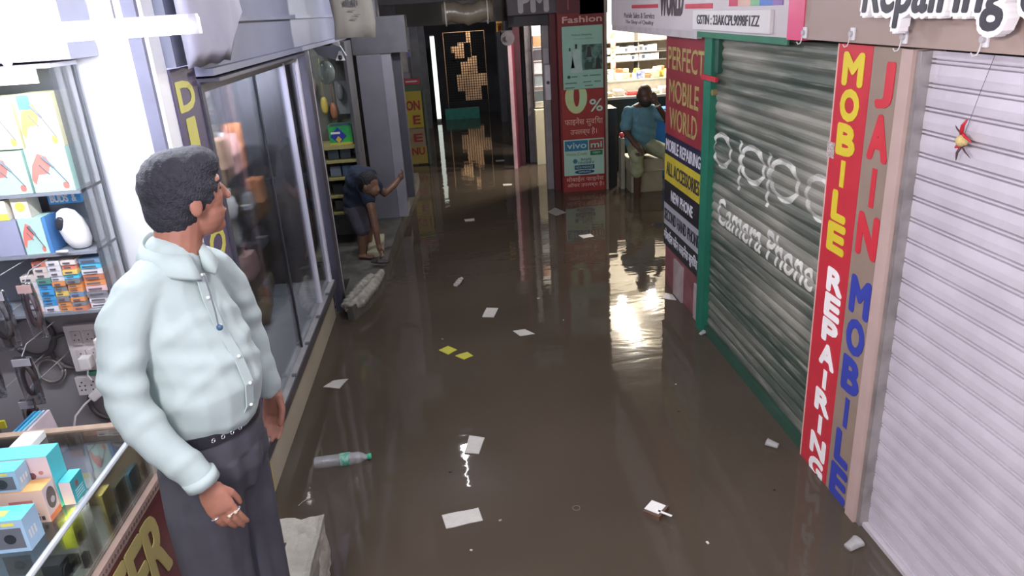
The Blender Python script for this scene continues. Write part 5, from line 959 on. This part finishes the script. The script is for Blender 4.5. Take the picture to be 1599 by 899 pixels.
# collar, placket, buttons, pocket
nb = Vector((-.768, 1.945, 1.0))
def cpt(a, r_, z): v = F * math.cos(a) + Rt * math.sin(a); return (nb.x + v.x * r_, nb.y + v.y * r_, z)
R = []; A = [math.pi * (-.92 + 1.84 * k / 26) + math.pi for k in range(27)]
for a in A:
    aa = abs((a % (2 * math.pi)) - math.pi) / math.pi   # 0 at the back, ~1 at the front
    R.append([cpt(a, .068, 1.795 - .055 * aa), cpt(a, .073, 1.798 - .055 * aa), cpt(a, .092 + .014 * aa, 1.758 - .065 * aa - .02 * aa ** 5), cpt(a, .088 + .014 * aa, 1.748 - .065 * aa - .018 * aa ** 5), cpt(a, .070, 1.735 - .05 * aa)])
MB().rings(R).build('collar', shirtm, man, True)
pl = MB(); Rr = []
for z, c0, rb in ((1.69, (-.785, 1.937), .096), (1.63, (-.79, 1.93), .112), (1.55, (-.785, 1.93), .126), (1.46, (-.762, 1.925), .139), (1.38, (-.751, 1.92), .146), (1.31, (-.758, 1.924), .141), (1.275, (-.768, 1.927), .130)):
    b0 = Vector((c0[0], c0[1], z)) + F * rb; Rr.append([b0 + Rt * .015, b0 + Rt * .015 + F * .004, b0 - Rt * .015 + F * .004, b0 - Rt * .015])
    MB().ball(b0 + F * .006, (.005, .005, .005), 10).build('button', C('e6eae8', .3), man, True)
pl.rings(Rr).build('placket', shirtm, man)
trm = M('charcoal_trouser_cloth', '45444c', .85, var=.12, scale=15)
fuse('trousers', [
    ([(-.775, 1.93, 1.10), (-.772, 1.93, 1.20), (-.77, 1.93, 1.262)], [(.160, .128), (.158, .126), (.148, .116)], Rt),
    ([(-.80, 1.87, 1.16), (-.815, 1.87, 1.0), (-.83, 1.87, .80), (-.835, 1.87, .45), (-.835, 1.87, .38)], [.112, .112, .102, .095, .095]),
    ([(-.765, 2.0, 1.16), (-.765, 2.01, 1.0), (-.765, 2.01, .80), (-.765, 2.0, .45), (-.765, 2.0, .38)], [.105, .105, .098, .09, .09])], trm, man, voxel=.008, smooth=4,
    disp=lambda c: .006 * math.sin(math.atan2(c.y - 1.93, c.x + .78) * 9 + c.z * 3) * (1 if c.z < 1.15 else .2))
Rb = []
for z in (1.228, 1.262):
    Rb.append([Vector((-.771, 1.93, z - .0)) + F * (.127 * math.cos(t)) + Rt * (.158 * math.sin(t)) for t in [2 * math.pi * k / 40 for k in range(40)]])
for z in (1.262, 1.228): Rb.append([Vector((-.771, 1.93, z)) + F * (.121 * math.cos(t)) + Rt * (.152 * math.sin(t)) for t in [2 * math.pi * k / 40 for k in range(40)]])
belt = MB().rings(Rb + [Rb[0]], cap=False).build('belt', M('black_belt_leather', '25242a', .4), man)
for t in (.15, .32, .5, .68): 
    c0 = Vector((-.771, 1.93, 1.245)) + F * (.129 * math.cos(t)) + Rt * (.160 * math.sin(t)); MB().tube([c0 + Rt * (.006 * math.cos(a)) + Vector((0, 0, .006 * math.sin(a))) for a in [2 * math.pi * k / 12 for k in range(13)]], .0016, 6).build('belt_eyelet', C('d5d6da', .2, metal=.8), belt, True)
hair = fuse('hair', [('ball', HC - fd * .012 + Vector((0, 0, .024)), (.104, .086, .102), RH), ('ball', HC - fd * .04 + Vector((0, 0, -.025)), (.072, .076, .085), RH), ('ball', HC + fd * .035 + Vector((0, 0, .075)), (.068, .072, .05), RH), ('ball', HC - fs_ * -.058 + fd * -.012 + Vector((0, 0, .01)), (.05, .03, .045), RH)],
    M('black_grey_hair', '2e2e38', .65, var=.35, scale=90, bump=.8, bscale=200), man, voxel=.005, smooth=3, disp=lambda c: .0012 * math.sin(c.x * 260 + c.z * 90) * math.sin(c.y * 240) + .001 * math.sin(c.z * 160 + c.x * 120))
for sg in (1,):
    e0 = HC + fd * .0765 + fs_ * .027 + Vector((0, 0, .008)); MB().ball(e0, (.009, .010, .006), 12).build('eye', C('d8d0c8', .2), man, True); MB().ball(e0 + fd * .0055 + fs_ * .003, (.0055, .0055, .0055), 10).build('iris', C('201814', .2), man, True)
    MB().tube([HC + fd * .093 + fs_ * .012 + Vector((0, 0, .030)), HC + fd * .090 + fs_ * .032 + Vector((0, 0, .034)), HC + fd * .074 + fs_ * .050 + Vector((0, 0, .026))], [.003, .0045, .003], 8).build('eyebrow', C('26222a', .8), man, True)
    MB().tube([HC + fd * .094 + fs_ * .004 + Vector((0, 0, -.058)), HC + fd * .088 + fs_ * .020 + Vector((0, 0, -.062))], [.005, .003], 8).build('lip', C('8a5048', .5), man, True)
# rings on the fingers
for off, tt, nm in ((.0095, .100, 'stone_ring'), (.028, .098, 'stone_ring'), (-.028, .092, 'silver_ring')):
    c0 = wr + hd * (.018 + tt) + sideR * off - backR * (.004)
    MB().tube([c0 + sideR * (.0105 * math.cos(a)) + backR * (.0105 * math.sin(a)) for a in [2 * math.pi * k / 16 for k in range(17)]], .0026, 7).build(nm, M('silver_metal', 'dcdce0', .2, .9, var=.05), man, True)
    if nm == 'stone_ring': MB().ball(c0 + backR * .012, (.006, .006, .005), 10).build('ring_stone', C('b9a890', .2), man, True)
ey = thing('cord_clip', 'thin dark cord with small blue end hanging from shirt collar', 'cord', (-.67, 1.88, 1.65))
pA_ = Vector((-.785, 1.935, 1.0))
MB().tube([pA_ + F * .112 + Vector((0, 0, .690)), pA_ + F * .128 + Rt * .01 + Vector((0, 0, .645)), pA_ + F * .142 + Rt * .02 + Vector((0, 0, .60)), pA_ + F * .152 + Rt * .03 + Vector((0, 0, .565))], .0022, 6).build('cord', C('5a6068', .4), ey)
MB().ball(pA_ + F * .156 + Rt * .031 + Vector((0, 0, .558)), (.009, .007, .009), 12).build('clip_end', C('3c5a78', .3), ey, True)
# ================================================================== DEBRIS ON THE WATER
def sheet(pts, mat, label, nm='paper_sheet', cat='paper', z=.004, ruled=0):
    me = MB().prism([(x, y, .0005) for x, y in pts], (0, 0, z)); k = len(pts)
    o = me.build(nm, mat); bm = bmesh.new(); bm.from_mesh(o.data); bmesh.ops.subdivide_edges(bm, edges=bm.edges[:], cuts=4, use_grid_fill=True)
    for v in bm.verts: v.co.z += .0012 * (1 + math.sin(v.co.x * 45 + v.co.y * 30))
    bm.to_mesh(o.data); bm.free(); return tag(o, label, cat)
pap = M('wet_white_paper', 'b9b5ae', .55, var=.08, scale=25, bump=.2); pap2 = M('wet_grey_paper', '8d8b88', .5, var=.15, scale=25)
sheet([(-.089, 3.512), (-.054, 3.684), (.033, 3.648), (-.008, 3.491)], pap, 'white card floating above the bright lamp reflection, mid passage')
sheet([(-.214, 2.991), (-.193, 2.887), (-.016, 2.92), (-.033, 3.016)], pap, 'large oblong white card floating nearest the viewer')
sheet([(-1.009, 4.467), (-.897, 4.427), (-.853, 4.555), (-.956, 4.548)], pap, 'pointed white paper floating near the showcase base')
sheet([(.11, 5.43), (.156, 5.61), (.25, 5.574), (.201, 5.395)], pap, 'white card floating in mid passage, farther of the middle pair')
sheet([(.328, 5.102), (.372, 4.997), (.485, 5.007), (.422, 5.105)], pap, 'white card floating in mid passage, nearer of the middle pair')
ylw = M('wet_yellow_card', 'b5b02c', .5, var=.1)
sheet([(-.237, 4.882), (-.168, 4.792), (-.102, 4.853), (-.167, 4.932)], ylw, 'yellow card floating, left one of the yellow pair')
sheet([(-.118, 4.76), (-.056, 4.685), (.01, 4.733), (-.029, 4.805)], ylw, 'yellow card floating, right one of the yellow pair')
sheet([(1.592, 5.482), (1.655, 5.584), (1.700, 5.539), (1.695, 5.415)], pap, 'white paper floating against the base of the panelled sign')
sheet([(1.05, 8.45), (1.12, 8.25), (1.26, 8.35), (1.16, 8.62)], pap2, 'greyish paper floating in front of the poster column, wide one')
sheet([(1.24, 7.40), (1.27, 7.28), (1.39, 7.32), (1.37, 7.42)], pap, 'small white slip floating, between poster column and panelled sign')
sheet([(.05, 8.42), (.06, 8.32), (.17, 8.33), (.17, 8.42)], pap, 'small white slip floating far up the middle of passage')
sheet([(.64, 10.12), (.64, 10.0), (.76, 10.0), (.77, 10.1)], pap, 'white slip floating left of maroon columns, nearer one')
sheet([(.66, 11.9), (.66, 11.78), (.80, 11.78), (.80, 11.88)], pap, 'white slip floating left of maroon columns, farther one')
cp = fuse('crumpled_wrapper', [([(-.09, 6.18, .008), (-.06, 6.26, .018), (-.03, 6.36, .012)], [(.010, .025), (.018, .03), (.010, .02)], (0, 0, 1))], M('clear_grey_wrapper', 'a5a29c', .25, var=.3, scale=40), voxel=.006, smooth=1, disp=lambda c: .005 * math.sin(c.x * 140) * math.sin(c.y * 110)); tag(cp, 'crumpled pale wrapper floating alone beyond the yellow cards', 'wrapper')
wbx = thing('floating_box', 'small white-topped brown phone box floating near front right', 'box', (.82, 2.83, 0))
MB().obox((.815, 2.846, .010), (.085, .10, .028), rz=-.75).build('carton', M('brown_card', '5d4638', .6, var=.2), wbx, bevel=.002)
MB().obox((.812, 2.853, .0255), (.075, .075, .003), rz=-.75).build('white_top', M('bright_card', 'dcdcd8', .4, var=.03), wbx); MB().obox((.845, 2.800, .0255), (.07, .012, .003), rz=-.75 + .0).build('white_strip', MC['bright_card'], wbx)
bt = thing('water_bottle', 'clear plastic bottle with green cap and label floating by showcase', 'bottle', (-.76, 3.54, 0))
bm_ = bpy.data.materials.new('clear_pet'); bm_.use_nodes = True; pp = bm_.node_tree.nodes['Principled BSDF']; pp.inputs['Base Color'].default_value = (.8, .82, .84, 1); pp.inputs['Roughness'].default_value = .08; pp.inputs['Alpha'].default_value = .28; pp.inputs['Specular IOR Level'].default_value = 1
nz = bm_.node_tree.nodes.new('ShaderNodeTexNoise'); nz.inputs['Scale'].default_value = 30; rr = bm_.node_tree.nodes.new('ShaderNodeMapRange'); rr.inputs[3].default_value = .05; rr.inputs[4].default_value = .16; bm_.node_tree.links.new(nz.outputs['Fac'], rr.inputs[0]); bm_.node_tree.links.new(rr.outputs[0], pp.inputs['Roughness'])
ax = Vector((1, .06, 0)).normalized(); b0 = Vector((-.915, 3.535, .018))
prf = [(0, .030), (.006, .035)] + [(.012 + .0125 * k + d, .037 if d else .0335) for k in range(10) for d in (0, .006)] + [(.14, .0375), (.195, .0375)] + [(.2 + .0125 * k + d, .037 - .001 * k if d else .034 - .001 * k) for k in range(3) for d in (0, .006)] + [(.25, .031), (.268, .022), (.278, .0145), (.292, .0145)]
def rg(t, r_): return [b0 + ax * t + Vector((-ax.y, ax.x, 0)) * (r_ * math.cos(a)) + Vector((0, 0, r_ * math.sin(a))) for a in [2 * math.pi * k / 24 for k in range(24)]]
MB().rings([rg(t, r_) for t, r_ in prf]).build('body', bm_, bt, True)
MB().rings([rg(.142, .0379), rg(.192, .0379)], cap=False).build('label_wrap', M('green_white_label', '3f9a7c', .35, col2='9fbfb0', scale=45), bt, True)
MB().rings([rg(.288, .0155), rg(.288, .0165), rg(.308, .0165), rg(.310, .014)]).build('cap', M('green_cap', '45b48c', .35), bt, True)
cupm = M('thin_clear_plastic', 'c9c7c4', .1, var=.1, alpha=.45)
def cup(x, y, label, rz=0, s=1):
    R = []; ax_ = Vector((math.cos(rz), math.sin(rz), .1)).normalized(); sd_ = ax_.cross(Vector((0, 0, 1))).normalized(); up = sd_.cross(ax_)
    for t, r_ in ((0, .022), (.004, .024), (.05, .030), (.075, .034), (.078, .036)): R.append([Vector((x, y, .014)) + ax_ * (t * s) + sd_ * (r_ * s * math.cos(a)) + up * (r_ * s * .7 * math.sin(a)) for a in [2 * math.pi * k / 18 for k in range(18)]])
    return tag(MB().rings(R).build('plastic_cup', cupm, smooth=True), label, 'cup')
cup(1.60, 3.26, 'clear plastic cup floating at foot of the tall red sign', 2.4, .8); cup(1.56, 2.46, 'clear plastic cup floating at foot of white shutter', .4, .9); cup(1.66, 4.72, 'small clear cup at the far bottom corner of the green shutter', .6, .6)
bits = [(.60, 5.72, .022, 'b5b3ae', 'tiny white scrap floating beyond the middle pair of cards'), (.983, 2.60, .016, 'd0cec8', 'tiny white scrap floating right of the small white-topped box'), (-.169, 3.35, .014, '2c2420', 'tiny black scrap left below the bright lamp reflection'),
        (.067, 2.906, .014, 'a09a8c', 'tiny pale scrap right of the large oblong card'), (-.08, 2.72, .012, 'b5b0a4', 'tiny pale scrap below the large oblong card'), (-.21, 5.07, .02, '77736c', 'small grey scrap beyond the yellow pair'),
        (1.277, 4.05, .012, 'a5a098', 'tiny pale scrap off the middle of the green shutter'), (1.43, 2.916, .012, '2c2622', 'tiny dark scrap before the tall red sign'), (1.198, 3.73, .012, '2c2622', 'tiny dark scrap near the bottom of the green shutter'), (.737, 5.22, .01, 'a9a59c', 'tiny pale scrap right of the middle pair of cards')]
for x, y, s, hx, lb in bits:
    tag(MB().obox((x, y, .003), (s, s * .6, .005), rz=x * 5).build('litter_scrap', C(hx), bevel=.001), lb, 'scrap')
tag(MB().tube([(-.945, 3.19, .002), (-.925, 3.215, .006), (-.895, 3.245, .004)], .0022, 6).build('straw', C('9a948a')), 'short pale straw floating beside the concrete step', 'straw')
tag(MB().tube([(.444 + .018 * math.cos(a), 2.941 + .018 * math.sin(a), .001) for a in [2 * math.pi * k / 20 for k in range(21)]], .0018, 5).build('bangle', C('6c6258')), 'thin brown ring floating left of the small white-topped box', 'ring')
tag(MB().ball((-.17, 7.25, 2.52), (.024, .024, .035), 14).tube([(-.17, 7.25, 2.56), (-.17, 7.25, 2.862)], .004, 6).build('bulb_lamp', M('bulb_glow', 'ffffff', .4, emit=60), smooth=True), 'bare bulb lamp hanging under the arcade ceiling', 'lamp')
for k, (x, y) in enumerate(((2.55, 10.2), (2.50, 10.85), (2.62, 11.35), (3.2, 11.6))):
    tag(MB().cyl((x, y, 2.585), (x, y, 2.599), .09, 20).build('ceiling_light', M('downlight_glow', 'fff6e8', .4, emit=14)), 'round ceiling light in the shop of seated man', 'ceiling light', 'round ceiling lights in the lit shop')
